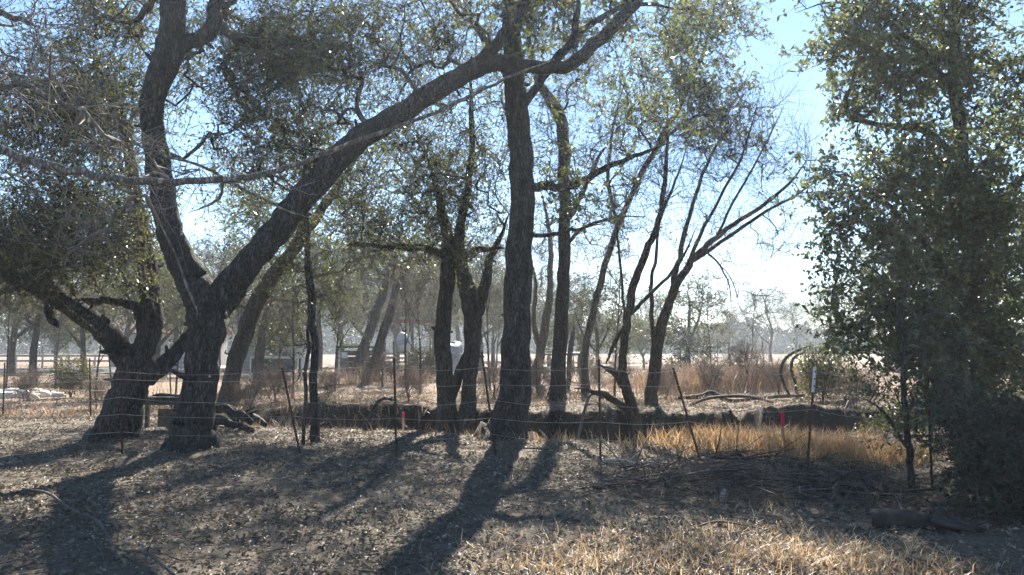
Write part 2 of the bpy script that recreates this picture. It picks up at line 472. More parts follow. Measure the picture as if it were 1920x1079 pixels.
# pale mown track across the field and the grey road at left
def strip(name, pts, width, mat, lift):
    P = catmull(np.array([(x, y, 0) for x, y in pts]), 14)
    T = np.gradient(P, axis=0); N = unit(np.stack([-T[:, 1], T[:, 0], 0 * T[:, 0]], 1))
    w = np.linspace(-0.5, 0.5, 7)
    G = P[:, None, :] + N[:, None, :] * (w[None, :, None] * width)
    jit = 0.12 * width * vnoise(G[..., 0] / 3, G[..., 1] / 3 + 40)
    G = G + N[:, None, :] * (jit * np.abs(w)[None, :] * 2)[..., None]
    Z = hgt(G[..., 0], G[..., 1]) + lift
    return tag(grid_obj(name, G[..., 0], G[..., 1], Z, mat), kind='structure')


strip("dirt_track", [(-30, 62), (-8, 63), (6, 66), (22, 76), (45, 84), (90, 100)], 7.0, M['track'], 0.03)
strip("road", [(-90, 50), (-50, 53), (-34, 54), (-24, 52), (-19, 49)], 8.0, M['asphalt'], 0.04)


# far wood along the horizon, one mass
def far_wood():
    b = MB(); N = 72000
    a = rng.uniform(-0.85, 0.85, N)
    d = rng.uniform(170, 235, N)
    x = np.tan(a) * d
    top = 6.0 + 4.5 * vnoise(a * 26, a * 0 + 2.2) + 3.5 * vnoise(a * 90, a * 0 + 6.2) + 7 * sstep(0.05, -0.2, a)
    z = hgt(x, d) + top * rng.random(N)
    P = np.stack([x, d, z], 1)
    b.leaves(P, rng.normal(size=(N, 3)), rng.normal(size=(N, 3)), rng.uniform(0.9, 1.7, N), rng.uniform(0.6, 1.1, N))
    n = 420
    a = rng.uniform(-0.85, 0.85, n); d = rng.uniform(170, 230, n); x = np.tan(a) * d
    z0 = hgt(x, d) - 0.3
    hh = rng.uniform(4, 8, n)
    P = np.stack([np.stack([x + rng.normal(0, 0.3, n) * k, d, z0 + hh * k / 2], 1) for k in range(3)], 1)
    b.tubes(P, np.stack([np.full(n, 0.16), np.full(n, 0.11), np.full(n, 0.04)], 1), 4)
    tag(b.build("far_wood", M['leaf_wood'], smooth=False), "hazy grey green belt of woodland along the far edge of the field", "woodland", kind='stuff')


far_wood()


# ------------------------------------------------------------------ trees
def limb_curve(pts, Ys):
    """[(px, py, width px)] with depth Ys (list or pair) -> smooth curve and radii"""
    n = len(pts)
    if len(Ys) != n: Ys = np.interp(np.linspace(0, 1, n), np.linspace(0, 1, len(Ys)), Ys)
    P = np.array([at(p[0], p[1], y) for p, y in zip(pts, Ys)])
    R = np.array([[p[2] * 0.44 * y / F, 0, 0] for p, y in zip(pts, Ys)])
    R = np.maximum(catmull(R, 6)[:, 0], 0.004)
    C = catmull(P, 6)
    kn = rng.normal(size=C.shape) * (R * np.interp(R, [0.02, 0.06, 0.12, 0.3], [0.38, 0.26, 0.10, 0.05]))[:, None]; kn[0] = 0
    C = C + (kn + np.roll(kn, 1, 0)) * 0.6
    k = min(6, len(R)); R[-k:] *= np.linspace(1, 0.35, k)
    return C, R


def limb_mesh(b, P, R, S=14, lump=0.10, seed=0, rootz=None, stubs=0):
    S = S if R.max() > 0.06 else (9 if R.max() > 0.03 else 6)
    K = len(P); th = np.arange(S)
    r2 = np.random.default_rng(seed + K)
    L = np.cumsum(np.r_[0, np.linalg.norm(np.diff(P, axis=0), axis=1)])
    nz = vnoise(L[:, None] * 2.2 + seed * 3.7 + 0 * th[None], np.cos(th / S * 2 * np.pi)[None] * 1.3 + np.sin(th / S * 2 * np.pi)[None] * 0.9 + 20 + 0 * L[:, None])
    nz2 = vnoise(L[:, None] * 7 + seed + 0 * th[None], th[None] * 0.9 + 0 * L[:, None])
    RR = R[:, None] * (1 + lump * 2.2 * nz + lump * 0.9 * nz2)
    P = P + r2.normal(0, 1, P.shape) * 0.0
    if rootz is not None:                       # buttressed foot
        a = th / S * 2 * np.pi
        lobes = np.cos(a * 3 + seed) * 0.6 + np.cos(a * 5 + seed * 2.3) * 0.5
        fl = np.exp(-np.clip(P[:, 2] - rootz, 0, None) / 0.22)
        RR = RR * (1 + fl[:, None] * (0.16 + 0.26 * lobes[None]))
    b.tubes(P[None], RR[None], S)
    for _ in range(stubs):                      # knots and broken stubs
        i = r2.integers(max(4, K // 6), K - 3); d = unit(P[i + 1] - P[i - 1]); q = unit(np.cross(d, r2.normal(size=3)))
        q = unit(q + d * r2.uniform(0, .8)); L = R[i] * r2.uniform(.1, .9) + .02; w = min(.045, R[i] * r2.uniform(.10, .25))
        o0 = P[i] + q * R[i] * .55
        pts = np.array([o0, o0 + q * R[i] * .45, o0 + q * (R[i] * .5 + L * .6) + r2.normal(size=3) * L * .08, o0 + q * (R[i] * .5 + L) + r2.normal(size=3) * L * .15])
        b.tubes(pts[None], np.array([[w * 2.0, w * 1.25, w * .9, w * .6]]), 7)


def ell(c, n):
    """n points inside a pixel/depth ellipsoid (px, py, Y, rx, ry, rY)"""
    m = max(3, n // 4)
    v = unit(rng.normal(size=(m, 3))) * rng.random((m, 1)) ** 0.42
    v = np.repeat(v, n // m + 1, 0)[:n]
    sp = np.array([0.33, 0.33, 0.33]) * c[2] / 12
    v = v + rng.normal(size=(n, 3)) * sp * np.array([F / c[2] / c[3], F / c[2] / c[4], 1 / c[5]]) * 0.85
    return np.array([at(c[0] + a[0] * c[3], c[1] + a[1] * c[4], c[2] + a[2] * c[5]) for a in v])


def grow(skP, skPath, targets, bf=0.25, wig=0.12, r_tip=0.006, up=0.1):
    """joins every target to the nearest wood: chains of 5 points and their radii"""
    K = 5
    nodes = np.zeros((len(skP) + len(targets) * (K - 1), 3)); nodes[:len(skP)] = skP
    path = np.zeros(len(nodes)); path[:len(skP)] = skPath
    par = np.full(len(nodes), -1)
    n = len(skP); n0 = n
    d0 = np.array([np.min(np.linalg.norm(skP - t, axis=1)) for t in targets])
    chains = []; cid = []
    for ti in np.argsort(d0):
        t = targets[ti]
        d = np.linalg.norm(nodes[:n] - t, axis=1)
        j = int(np.argmin(d + bf * path[:n]))
        a = nodes[j]; L = d[j] + 1e-6
        s = np.linspace(0, 1, K)[1:, None]
        w = rng.normal(size=3) * wig * L; w2 = rng.normal(size=3) * wig * L * 0.6
        seg = a + (t - a) * s + w * np.sin(s * np.pi) + w2 * np.sin(2 * s * np.pi) + np.array([0, 0, up * L]) * np.sin(s * np.pi)
        ids = np.arange(n, n + K - 1)
        nodes[ids] = seg; par[ids] = np.r_[j, ids[:-1]]
        path[ids] = path[j] + L * s[:, 0]
        n += K - 1
        chains.append(np.vstack([a, seg])); cid.append(np.r_[j, ids])
    cnt = np.zeros(n)
    for c in cid: cnt[c[-1]] += 1
    for i in range(n - 1, n0 - 1, -1):
        if par[i] >= n0: cnt[par[i]] += cnt[i]
    rad = r_tip * np.sqrt(np.maximum(cnt, 1))
    chains = np.array(chains); cid = np.array(cid)
    R = rad[cid]; first = cid[:, 0] < n0
    R[:, 0] = np.where(first, R[:, 1] * 1.15, R[:, 0]); R[:, 0] = np.minimum(R[:, 0], R[:, 1] * 1.3)
    return chains, R


def twigs_leaves(chains, tw, lf):
    """fine twigs along the chains, kite leaves along the twigs"""
    C = chains[:, 1:, :].reshape(-1, 3)
    T = unit(np.gradient(chains, axis=1))[:, 1:, :].reshape(-1, 3)
    n = tw['n']; C = np.repeat(C, n, 0); T = np.repeat(T, n, 0)
    N = len(C)
    D = unit(unit(rng.normal(size=(N, 3))) * tw.get('spread', 0.9) + T * 0.6 + np.array([0, 0, tw.get('up', 0.1)]))
    L = rng.uniform(tw['len'][0], tw['len'][1], N)[:, None]
    p0 = C + rng.normal(size=(N, 3)) * 0.02
    p1 = p0 + D * L * 0.5 + rng.normal(size=(N, 3)) * L * 0.07
    p2 = p0 + D * L + rng.normal(size=(N, 3)) * L * 0.16 + np.array([0, 0, tw.get('droop', -0.03)]) * L
    P = np.stack([p0, p1, p2], 1)
    r = tw.get('r', 0.0045)
    R = np.repeat(np.array([[r, r * 0.75, r * 0.35]]), N, 0)
    if tw.get('sub', 0):                               # finer side twigs
        m = tw['sub']; Q0 = np.repeat(p1 + (p2 - p1) * rng.random((N, 1)), m, 0); Dq = np.repeat(unit(p2 - p0), m, 0)
        Lq = np.repeat(L, m, 0) * rng.uniform(0.35, 0.7, (N * m, 1))
        Dq = unit(Dq * 0.8 + unit(rng.normal(size=(N * m, 3))) * 0.8 + np.array([0, 0, tw.get('up', 0.1)]))
        Q2 = Q0 + Dq * Lq; Q1 = (Q0 + Q2) / 2 + rng.normal(size=Q0.shape) * Lq * 0.08
        P = np.concatenate([P, np.stack([Q0, Q1, Q2], 1)])
        R = np.concatenate([R, np.repeat(np.array([[r * 0.6, r * 0.5, r * 0.25]]), len(Q0), 0)])
    leaf = None
    if lf:
        k = lf['n']
        sel = P[rng.random(len(P)) < lf.get('frac', 1.0)]
        a = np.repeat(sel, k, 0); t = rng.uniform(0.2, 1.0, (len(a), 1))
        pos = np.where(t < 0.5, a[:, 0] + (a[:, 1] - a[:, 0]) * t * 2, a[:, 1] + (a[:, 2] - a[:, 1]) * (t * 2 - 1))
        dr = unit(unit(a[:, 2] - a[:, 0]) * 0.5 + unit(rng.normal(size=pos.shape)) * 0.9)
        nr = unit(rng.normal(size=pos.shape) + np.array([0, 0, lf.get('flat', 0.7)]))
        s = lf['size'] * rng.uniform(0.5, 1.4, len(pos))
        leaf = (pos, dr, nr, s, s * lf.get('asp', 0.46))
    return P, R, leaf


def tree(name, label, limbs, crowns=(), tw=None, lf=None, bark='bark', leafmat='leaf_oak', twigmat='twig', cat='tree', group=None,
         bf=0.25, wig=0.12, r_tip=0.006, up=0.1, minz=1.0, sink=0.3, seed=1, lump=0.075, dens=0.6):
    """limbs: [(part name, [(px, py, w)...], [Y...])]; the first is the trunk, rooted in the ground"""
    curves = []
    for i, (nm, pts, Ys) in enumerate(limbs):
        P, R = limb_curve(pts, Ys)
        if i == 0 or nm == 'stem':
            g = H(P[0, 0], P[0, 1])
            if sink is not None:
                P = np.vstack([np.array([P[0, 0], P[0, 1], min(g, P[0, 2]) - sink]), P]); R = np.r_[R[0] * 1.15, R]
        curves.append((nm, P, R))
    p0 = curves[0][1][0]
    base = np.array([p0[0], p0[1], H(p0[0], p0[1])])
    root = tag(empty(name, base), label, cat, group)
    for i, (nm, P, R) in enumerate(curves):
        b = MB(); limb_mesh(b, P, R, S=22, seed=seed * 10 + i, lump=lump, rootz=base[2] if (i == 0 or nm == 'stem') and R.max() > .12 else None, stubs=int(len(P) // 8) if R.max() > .06 else 0)
        b.build(nm, M[bark], root, origin=base)
    if crowns:
        skP = np.vstack([c[1][::2] for c in curves]); skPath = np.zeros(len(skP))
        ok = skP[:, 2] > base[2] + minz
        skP = skP[ok] if ok.any() else skP
        T = np.vstack([ell(c[:6], max(6, int(c[6] * dens))) for c in crowns])
        T = T[T[:, 2] > hgt(T[:, 0], T[:, 1]) + 0.15]
        ch, R = grow(skP, np.zeros(len(skP)), T, bf, wig, r_tip, up)
        b = MB(); b.tubes(ch, R, 5)
        leaf = None
        if tw:
            P, R2, leaf = twigs_leaves(ch, tw, lf)
            b.tubes(P, R2, 3)
        tag(b.build("branchwork", M[twigmat], root, origin=base), kind='stuff')
        if leaf is not None:
            b = MB(); b.leaves(*leaf)
            tag(b.build("crown", M[leafmat], root, origin=base, smooth=False), kind='stuff')
    return root


OAKT = dict(n=2, len=(0.25, 0.65), r=0.0045, sub=1)
OAKL = dict(n=3, size=0.08)

tree("forked_oak", "big dark oak forking low into an upright stem and a long limb reaching up right", [
    ("trunk", [(358, 852, 108), (364, 800, 84), (376, 720, 74), (385, 640, 72), (389, 590, 82), (388, 552, 78)], [12.4]*2),
    ("limb", [(384, 600, 60), (376, 560, 70), (352, 512, 66), (325, 450, 58), (308, 390, 54), (298, 320, 52), (287, 250, 50), (290, 180, 52), (312, 110, 58), (322, 50, 54), (325, -40, 46), (330, -150, 30)], [12.4, 12.2, 11.8]),
    ("limb", [(318, 112, 30), (345, 84, 32), (385, 68, 32), (402, 35, 31), (404, -20, 29), (398, -100, 20)], [12.0, 12.3]),
    ("limb", [(392, 605, 46), (402, 570, 58), (440, 522, 60), (490, 470, 58), (545, 400, 57), (600, 335, 55), (655, 277, 53), (720, 235, 48), (790, 188, 46), (860, 145, 42), (930, 118, 36), (1000, 126, 30), (1070, 120, 28), (1120, 78, 27), (1165, 35, 26), (1200, -10, 23), (1240, -90, 14)], [12.4, 12.6, 13.0, 13.2, 13.0]),
    ("limb", [(845, 155, 28), (905, 108, 28), (950, 60, 24), (985, 0, 20), (1010, -80, 12)], [13.1, 12.6]),
    ("limb", [(1035, 118, 18), (1065, 88, 17), (1080, 40, 15), (1085, -30, 10)], [13.1, 12.8]),
], [(500, 120, 13.8, 170, 130, 1.1, 260), (620, 60, 14.0, 200, 110, 1.2, 190), (540, 270, 13.7, 140, 80, 0.9, 120), (240, 60, 13.6, 170, 130, 1.2, 150),
    (760, 90, 14.0, 120, 90, 1.1, 55), (500, -120, 13.5, 300, 90, 2.0, 90), (900, -60, 12.5, 200, 80, 1.8, 50)], dict(n=2, len=(0.25, 0.65), r=0.006, sub=1), dict(n=3, size=0.066), seed=1, minz=2.2, dens=0.85)

tree("leaning_oak", "squat dark oak at far left with a thick limb sloping down to the left", [
    ("trunk", [(212, 838, 120), (224, 795, 88), (243, 735, 74), (255, 685, 74), (266, 640, 56)], [13.8, 13.8]),
    ("limb", [(258, 705, 50), (238, 672, 50), (212, 638, 48), (170, 600, 43), (110, 562, 41), (65, 535, 37), (20, 518, 33), (-60, 500, 26), (-160, 440, 16)], [13.8, 13.4, 12.6]),
    ("stub", [(90, 556, 20), (91, 590, 17), (100, 607, 14), (109, 614, 8)], [13.2, 13.1]),
    ("limb", [(264, 680, 48), (284, 610, 46), (281, 540, 42), (275, 480, 38), (262, 420, 33), (250, 350, 27), (240, 270, 21), (215, 180, 15), (170, 110, 10)], [13.8, 14.2, 14.4]),
    ("limb", [(276, 712, 36), (300, 690, 36), (330, 660, 30), (365, 625, 28), (410, 596, 22), (450, 560, 15), (480, 500, 9)], [13.8, 14.6, 15.0]),
    ("limb", [(270, 640, 22), (265, 600, 23), (252, 574, 21), (220, 566, 19), (180, 563, 17), (140, 566, 12)], [13.8, 13.9, 14.2]),
], [(120, 400, 13.2, 170, 110, 1.6, 190), (80, 240, 13.0, 150, 140, 1.6, 170), (200, 200, 14.2, 130, 130, 1.4, 120), (40, 480, 12.8, 110, 60, 1.2, 80), (180, 480, 14.0, 120, 60, 1.2, 70)],
    dict(n=2, len=(0.25, 0.7), r=0.006, sub=1), dict(n=3, size=0.066), seed=2, minz=1.2, dens=0.9)

tree("tilted_oak", "dark trunk tilting to the right just behind the big forked oak", [
    ("trunk", [(426, 758, 39.4), (438, 695, 36.9), (456, 635, 35.3), (476, 577, 33.6), (508, 522, 31.2), (545, 475, 27.1), (590, 410, 22.1), (640, 340, 15.6), (690, 260, 9)], [21.5, 20.5]),
    ("limb", [(530, 492, 16.4), (560, 440, 13.9), (575, 380, 11.5), (580, 310, 7.4)], [21, 21.5]),
], [(560, 400, 20.5, 130, 110, 2.0, 150), (680, 330, 20.5, 120, 90, 2.0, 110), (470, 430, 21, 80, 80, 2, 50)],
    dict(n=2, len=(0.3, 0.8), r=0.006, sub=1), dict(n=3, size=0.09), seed=3, minz=2.5)

tree("vine_clad_sapling", "thin straight sapling wrapped in leafy vine standing at the wire fence", [
    ("trunk", [(592, 834, 21), (590, 740, 17), (588, 640, 16), (583, 540, 14), (575, 450, 12), (570, 360, 11), (575, 260, 6)], [13.3, 13.6]),
    ("stem", [(570, 820, 8), (572, 740, 8), (576, 660, 8), (580, 580, 7), (572, 500, 5)], [13.1, 13.5]),
], [(588, 640, 13.5, 26, 120, 0.3, 50), (580, 500, 13.6, 70, 90, 0.8, 80), (590, 380, 13.8, 90, 70, 0.9, 60)],
    dict(n=2, len=(0.1, 0.35), r=0.0035), dict(n=2, size=0.06), seed=4, minz=0.5)

tree("thin_far_oak", "short dark trunk far back between the tilted trunk and the dark skirted platform", [
    ("trunk", [(484, 728, 24), (488, 660, 20), (495, 610, 16), (505, 560, 12), (515, 500, 7)], [31, 31]),
], [(500, 560, 31, 70, 55, 2, 70), (540, 600, 31, 50, 40, 2, 40)], dict(n=2, len=(0.3, 0.9), r=0.008), dict(n=4, size=0.14), seed=5, minz=2, leafmat='leaf_far')

tree("slanting_oak", "slanting grey trunk in the field right of the low shelter", [
    ("trunk", [(664, 700, 20), (690, 630, 21), (715, 560, 19), (728, 520, 17), (742, 480, 13), (790, 430, 8)], [40, 40]),
    ("limb", [(724, 530, 12), (705, 500, 10), (690, 470, 6)], [40, 39.5]),
], [(740, 470, 40, 80, 45, 3, 90), (660, 520, 40, 60, 50, 3, 60)], dict(n=2, len=(0.4, 1.1), r=0.009), dict(n=4, size=0.16), seed=6, minz=3, leafmat='leaf_far')
tree("slanting_oak", "grey trunk nearer than its slanting neighbour with a flared foot in the dry field", [
    ("trunk", [(693, 726, 26), (698, 700, 19), (708, 660, 19), (730, 590, 17), (745, 540, 13), (770, 500, 10), (820, 470, 6)], [33, 33]),
    ("limb", [(740, 560, 10), (738, 500, 8), (760, 440, 5)], [33, 32.5]),
], [(790, 500, 33, 70, 45, 3, 80), (760, 440, 33, 80, 50, 3, 60)], dict(n=2, len=(0.4, 1.0), r=0.008), dict(n=3, size=0.13), seed=7, minz=3, leafmat='leaf_far')

tree("twin_trunk_oak", "oak with two dark trunks joined by a slanting brace left of the tallest trunk", [
    ("trunk", [(838, 800, 46), (836, 740, 39), (832, 680, 36), (830, 610, 34), (838, 540, 34), (842, 480, 33), (835, 425, 24), (820, 360, 17), (800, 290, 10)], [17.6, 17.6]),
    ("stem", [(872, 798, 40), (878, 730, 32), (886, 660, 34), (885, 590, 40), (877, 545, 38), (866, 500, 28), (862, 440, 22), (878, 350, 16), (884, 230, 12), (880, 110, 7)], [17.4, 17.6]),
    ("limb", [(890, 620, 24), (898, 575, 26), (908, 540, 23), (916, 500, 18), (932, 460, 13), (955, 400, 8)], [17.5, 17.0]),
    ("limb", [(840, 762, 20), (856, 712, 21), (872, 672, 20), (884, 640, 18)], [17.6, 17.5]),
    ("limb", [(846, 484, 18), (800, 467, 16), (730, 462, 13), (650, 459, 8)], [17.6, 17.0]),
    ("limb", [(868, 482, 16), (900, 468, 13), (945, 466, 9)], [17.5, 16.8]),
], [(760, 385, 17.3, 150, 85, 1.9, 230), (880, 300, 17.5, 110, 90, 1.8, 150), (790, 240, 17.3, 130, 90, 1.8, 120), (870, 400, 17.4, 90, 80, 1.5, 100), (690, 440, 17.2, 70, 40, 1.2, 45), (860, 120, 17.5, 130, 80, 1.8, 90)],
    dict(n=2, len=(0.25, 0.7), r=0.0065, sub=1), dict(n=3, size=0.068), dens=0.5, seed=8, minz=2.2)

tree("tall_oak", "tallest straight dark trunk at the middle of the woods with a flared foot", [
    ("trunk", [(946, 838, 118), (953, 803, 82), (962, 745, 69), (966, 660, 62), (970, 560, 58), (976, 460, 56), (980, 360, 54), (976, 280, 52), (968, 200, 48), (962, 120, 44), (958, 40, 38), (955, -60, 28), (950, -170, 16)], [14.4, 14.4]),
    ("limb", [(982, 352, 20), (1020, 350, 20), (1060, 350, 18), (1100, 336, 16), (1140, 312, 13), (1200, 290, 9), (1270, 262, 5)], [14.4, 13.8]),
    ("limb", [(980, 442, 10), (1040, 440, 9), (1080, 430, 8), (1130, 420, 5)], [14.4, 13.8]),
    ("limb", [(962, 215, 22), (1010, 160, 18), (1090, 60, 15), (1180, 10, 11), (1290, 20, 7)], [14.4, 14.0]),
    ("limb", [(962, 150, 20), (910, 80, 16), (860, 0, 10)], [14.4, 14.8]),
], [(1000, 40, 14.4, 160, 110, 1.6, 130), (1160, 30, 14.2, 160, 80, 1.5, 75), (1180, 240, 14.0, 110, 45, 1.1, 26), (1100, -110, 14.4, 240, 80, 2, 90),
    (1070, 360, 14.0, 70, 35, 0.8, 30)],
    dict(n=2, len=(0.25, 0.6), r=0.006, sub=0), dict(n=5, size=0.095), seed=9, minz=3.0)

tree("slim_oak", "slim dark trunk right of the tallest one bending left near its top", [
    ("trunk", [(1040, 775, 40), (1046, 700, 32), (1052, 600, 29), (1056, 500, 27), (1059, 400, 26), (1058, 330, 26), (1056, 260, 26), (1048, 215, 25), (1030, 185, 22), (1012, 160, 19), (1003, 130, 17), (990, 70, 12), (985, -10, 7)], [20, 20]),
    ("limb", [(1058, 420, 12), (1085, 380, 11), (1110, 320, 9), (1150, 250, 6)], [20, 19.5]),
    ("limb", [(1056, 470, 10), (1090, 430, 8), (1150, 410, 6), (1210, 405, 4)], [20, 19.6]),
], [(1110, 300, 19.6, 80, 120, 1.8, 90), (1010, 230, 20, 60, 100, 1.6, 50), (1080, 150, 19.8, 90, 100, 1.8, 100), (1150, 430, 19.6, 80, 60, 1.6, 40)], dict(n=2, len=(0.3, 0.9), r=0.005, sub=1), dict(n=1, size=0.075, frac=0.6), seed=10, minz=4)

tree("spreading_oak", "leafy oak with a slim leaning trunk whose clumps hang against the sky right of centre", [
    ("trunk", [(1098, 738, 20), (1096, 690, 16), (1104, 620, 15), (1122, 540, 14), (1150, 450, 13), (1190, 350, 12), (1240, 260, 11), (1290, 170, 9), (1330, 60, 7), (1345, -40, 4)], [22.5, 21.2, 20.5]),
    ("limb", [(1225, 285, 8), (1270, 240, 8), (1320, 215, 6), (1380, 200, 3)], [20.9, 20.4]),
    ("limb", [(1160, 425, 8), (1140, 340, 8), (1150, 240, 6), (1175, 140, 4)], [21.2, 21.6]),
], [(1335, 45, 20.4, 90, 70, 1.5, 80), (1310, 200, 20.4, 75, 52, 1.3, 120), (1210, 130, 21.0, 80, 70, 1.5, 40), (1270, 110, 20.6, 70, 60, 1.4, 30)],
    dict(n=2, len=(0.25, 0.65), r=0.007, sub=0), dict(n=5, size=0.115), seed=22, minz=3.0, dens=0.8)

tree("reddish_sapling", "thin reddish brown trunk with a narrow fork just right of the tallest trunk", [
    ("trunk", [(998, 740, 28), (1010, 680, 22), (1022, 610, 18), (1030, 560, 14), (1032, 480, 11), (1028, 420, 8), (1015, 360, 5)], [29, 29]),
    ("limb", [(1013, 665, 12), (1002, 620, 11), (1001, 580, 9), (1005, 530, 7), (990, 470, 4)], [29, 28.5]),
], [(1020, 450, 29, 50, 110, 2.2, 70)], dict(n=3, len=(0.5, 1.2), r=0.008), None, bark='bark_brown', seed=11, minz=4)

tree("dead_snag", "short crooked dead trunk standing beside the slim dark trunk", [
    ("trunk", [(1063, 748, 13), (1066, 700, 11), (1070, 650, 11), (1073, 630, 10), (1078, 612, 6)], [25, 25]),
], cat='dead tree', seed=12)

tree("bare_elm", "bare tree rising from the hooked brown trunk in the shaded ditch", [
    ("trunk", [(1196, 850, 27.2), (1192, 800, 25.6), (1180, 750, 24), (1168, 700, 19.2), (1172, 640, 17.6), (1178, 580, 18.4), (1190, 530, 16.8), (1212, 470, 15.2), (1236, 412, 12.8), (1246, 350, 10.4), (1252, 270, 7.2), (1250, 180, 4)], [15.8, 16.2, 16.4]),
    ("limb", [(1182, 760, 19.2), (1168, 722, 17.6), (1146, 695, 13.6), (1120, 684, 7.2)], [15.8, 15.4]),
    ("limb", [(1186, 782, 19.2), (1160, 756, 16), (1125, 738, 12.8), (1078, 728, 5.6)], [15.8, 15.2]),
    ("limb", [(1176, 605, 9.6), (1152, 645, 9.6), (1136, 684, 8)], [16.2, 16.0]),
    ("limb", [(1182, 590, 8.8), (1225, 545, 8), (1275, 490, 6.4), (1310, 420, 3.2)], [16.3, 16.8]),
    ("limb", [(1172, 600, 6.4), (1165, 520, 5.6), (1158, 440, 4.8), (1150, 350, 3.2)], [16.2, 16.0]),
    ("limb", [(1236, 412, 6.4), (1262, 350, 5.6), (1290, 270, 4)], [16.4, 16.0]),
], [(1200, 300, 16.3, 80, 130, 1.4, 70), (1150, 400, 16.0, 60, 80, 1.2, 50), (1260, 390, 16.5, 60, 70, 1, 40)],
    dict(n=2, len=(0.4, 1.1), r=0.005, sub=1, up=0.3, spread=0.6), None, bark='bark_brown', seed=13, dens=0.45, minz=3, r_tip=0.005)

tree("bare_elm", "wide bare tree fanning fine branches over the open blue sky at right", [
    ("trunk", [(1216, 800, 35.4), (1222, 750, 27.2), (1226, 700, 25.2), (1233, 640, 23.8), (1246, 590, 21.1), (1262, 550, 18.4), (1290, 500, 15.6), (1320, 465, 12.9), (1370, 425, 10.2), (1430, 385, 8.2), (1480, 345, 6.1), (1520, 290, 3.4)], [18.4, 18.2]),
    ("limb", [(1252, 580, 13.6), (1262, 530, 12.2), (1274, 485, 11.6), (1290, 420, 9.5), (1310, 350, 7.5), (1340, 280, 5.4), (1400, 190, 2.7)], [18.3, 18.8]),
    ("limb", [(1300, 490, 8.8), (1360, 447, 8.2), (1430, 402, 6.8), (1490, 368, 4.8), (1540, 335, 2.7)], [18.3, 17.8]),
    ("limb", [(1229, 660, 10.9), (1222, 590, 9.5), (1222, 530, 8.2), (1230, 470, 6.8), (1236, 400, 4.8), (1246, 320, 2.7)], [18.3, 18.0]),
    ("limb", [(1280, 515, 9.5), (1312, 440, 8.2), (1355, 360, 6.1), (1395, 280, 4.8), (1430, 160, 2.7)], [18.3, 17.6]),
    ("limb", [(1340, 450, 6.1), (1375, 380, 5.4), (1420, 300, 4.1), (1470, 200, 2.7)], [18.3, 18.9]),
    ("limb", [(1320, 468, 4.8), (1350, 500, 4.1), (1368, 540, 2.7), (1372, 590, 2)], [18.3, 18.0]),
], [(1400, 270, 18.2, 120, 150, 1.9, 200), (1330, 340, 18.4, 90, 120, 1.8, 100), (1470, 300, 18.2, 80, 120, 1.6, 100), (1420, 440, 18.2, 100, 60, 1.6, 60), (1400, 530, 18.0, 90, 40, 1.3, 30)],
    dict(n=2, len=(0.4, 1.1), r=0.005, sub=1, up=0.3, spread=0.6), None, bark='bark_brown', twigmat='twig', seed=14, dens=0.36, minz=3, r_tip=0.005)

# the leafy mass at right: a large oak, a slim one and a dark bush
tree("evergreen_oak", "large leafy evergreen oak filling the right side with shiny sunlit leaves", [
    ("trunk", [(1838, 880, 50), (1836, 800, 40), (1832, 680, 36), (1826, 540, 34), (1815, 400, 32), (1800, 260, 28), (1790, 120, 24), (1785, -40, 18), (1790, -200, 10)], [10.4, 10.3]),
    ("limb", [(1828, 600, 18), (1780, 520, 16), (1720, 440, 13), (1660, 380, 9), (1600, 340, 5)], [10.3, 10.0]),
    ("limb", [(1805, 300, 18), (1740, 250, 15), (1660, 235, 12), (1600, 222, 10), (1585, 190, 10), (1602, 140, 8), (1610, 80, 5)], [10.3, 10.2]),
    ("limb", [(1792, 180, 16), (1730, 100, 13), (1650, 30, 10), (1560, 5, 5), (1490, 25, 3)], [10.3, 10.4]),
    ("limb", [(1828, 640, 14), (1760, 600, 12), (1690, 590, 9), (1620, 600, 5)], [10.3, 9.8]),
    ("limb", [(1820, 480, 16), (1880, 380, 14), (1960, 280, 10)], [10.3, 10.6]),
], [(1780, 60, 10.4, 190, 130, 0.72, 225), (1720, 230, 10.2, 150, 120, 0.60, 150), (1780, 330, 9.9, 130, 110, 0.40, 90), (1830, 470, 9.8, 110, 80, 0.35, 60), (1740, 400, 10.1, 190, 120, 0.66, 190), (1720, 560, 10.0, 200, 110, 0.61, 210), (1790, 690, 10.0, 150, 80, 0.55, 130),
    (1870, 250, 10.4, 120, 220, 0.66, 150), (1870, 600, 10.2, 120, 180, 0.55, 150), (1800, -140, 10.5, 220, 110, 0.77, 80), (1600, 600, 9.9, 45, 50, 0.30, 36), (1610, 60, 10.2, 65, 80, 0.39, 75), (1600, 380, 10.0, 50, 70, 0.33, 50), (2020, 350, 10.5, 120, 350, 0.77, 130)],
    dict(n=2, len=(0.15, 0.45), r=0.004, sub=1), dict(n=5, size=0.070, asp=0.58, flat=0.9), leafmat='leaf_right', seed=15, minz=0.7, dens=0.41)

tree("slim_evergreen", "slim dark stem standing under the low left edge of the large leafy oak", [
    ("trunk", [(1712, 942, 15), (1706, 880, 14), (1700, 800, 13), (1694, 700, 12), (1690, 600, 10), (1700, 500, 7)], [8.9, 9.2]),
    ("limb", [(1702, 840, 8), (1670, 790, 7), (1640, 760, 5), (1610, 745, 3)], [9.0, 9.1]),
], [(1770, 770, 9.1, 70, 70, 0.5, 60), (1730, 670, 9.3, 80, 70, 0.5, 60)], dict(n=2, len=(0.12, 0.35), r=0.0035, sub=1), dict(n=4, size=0.06, asp=0.5), leafmat='leaf_right', seed=16, minz=0.5)

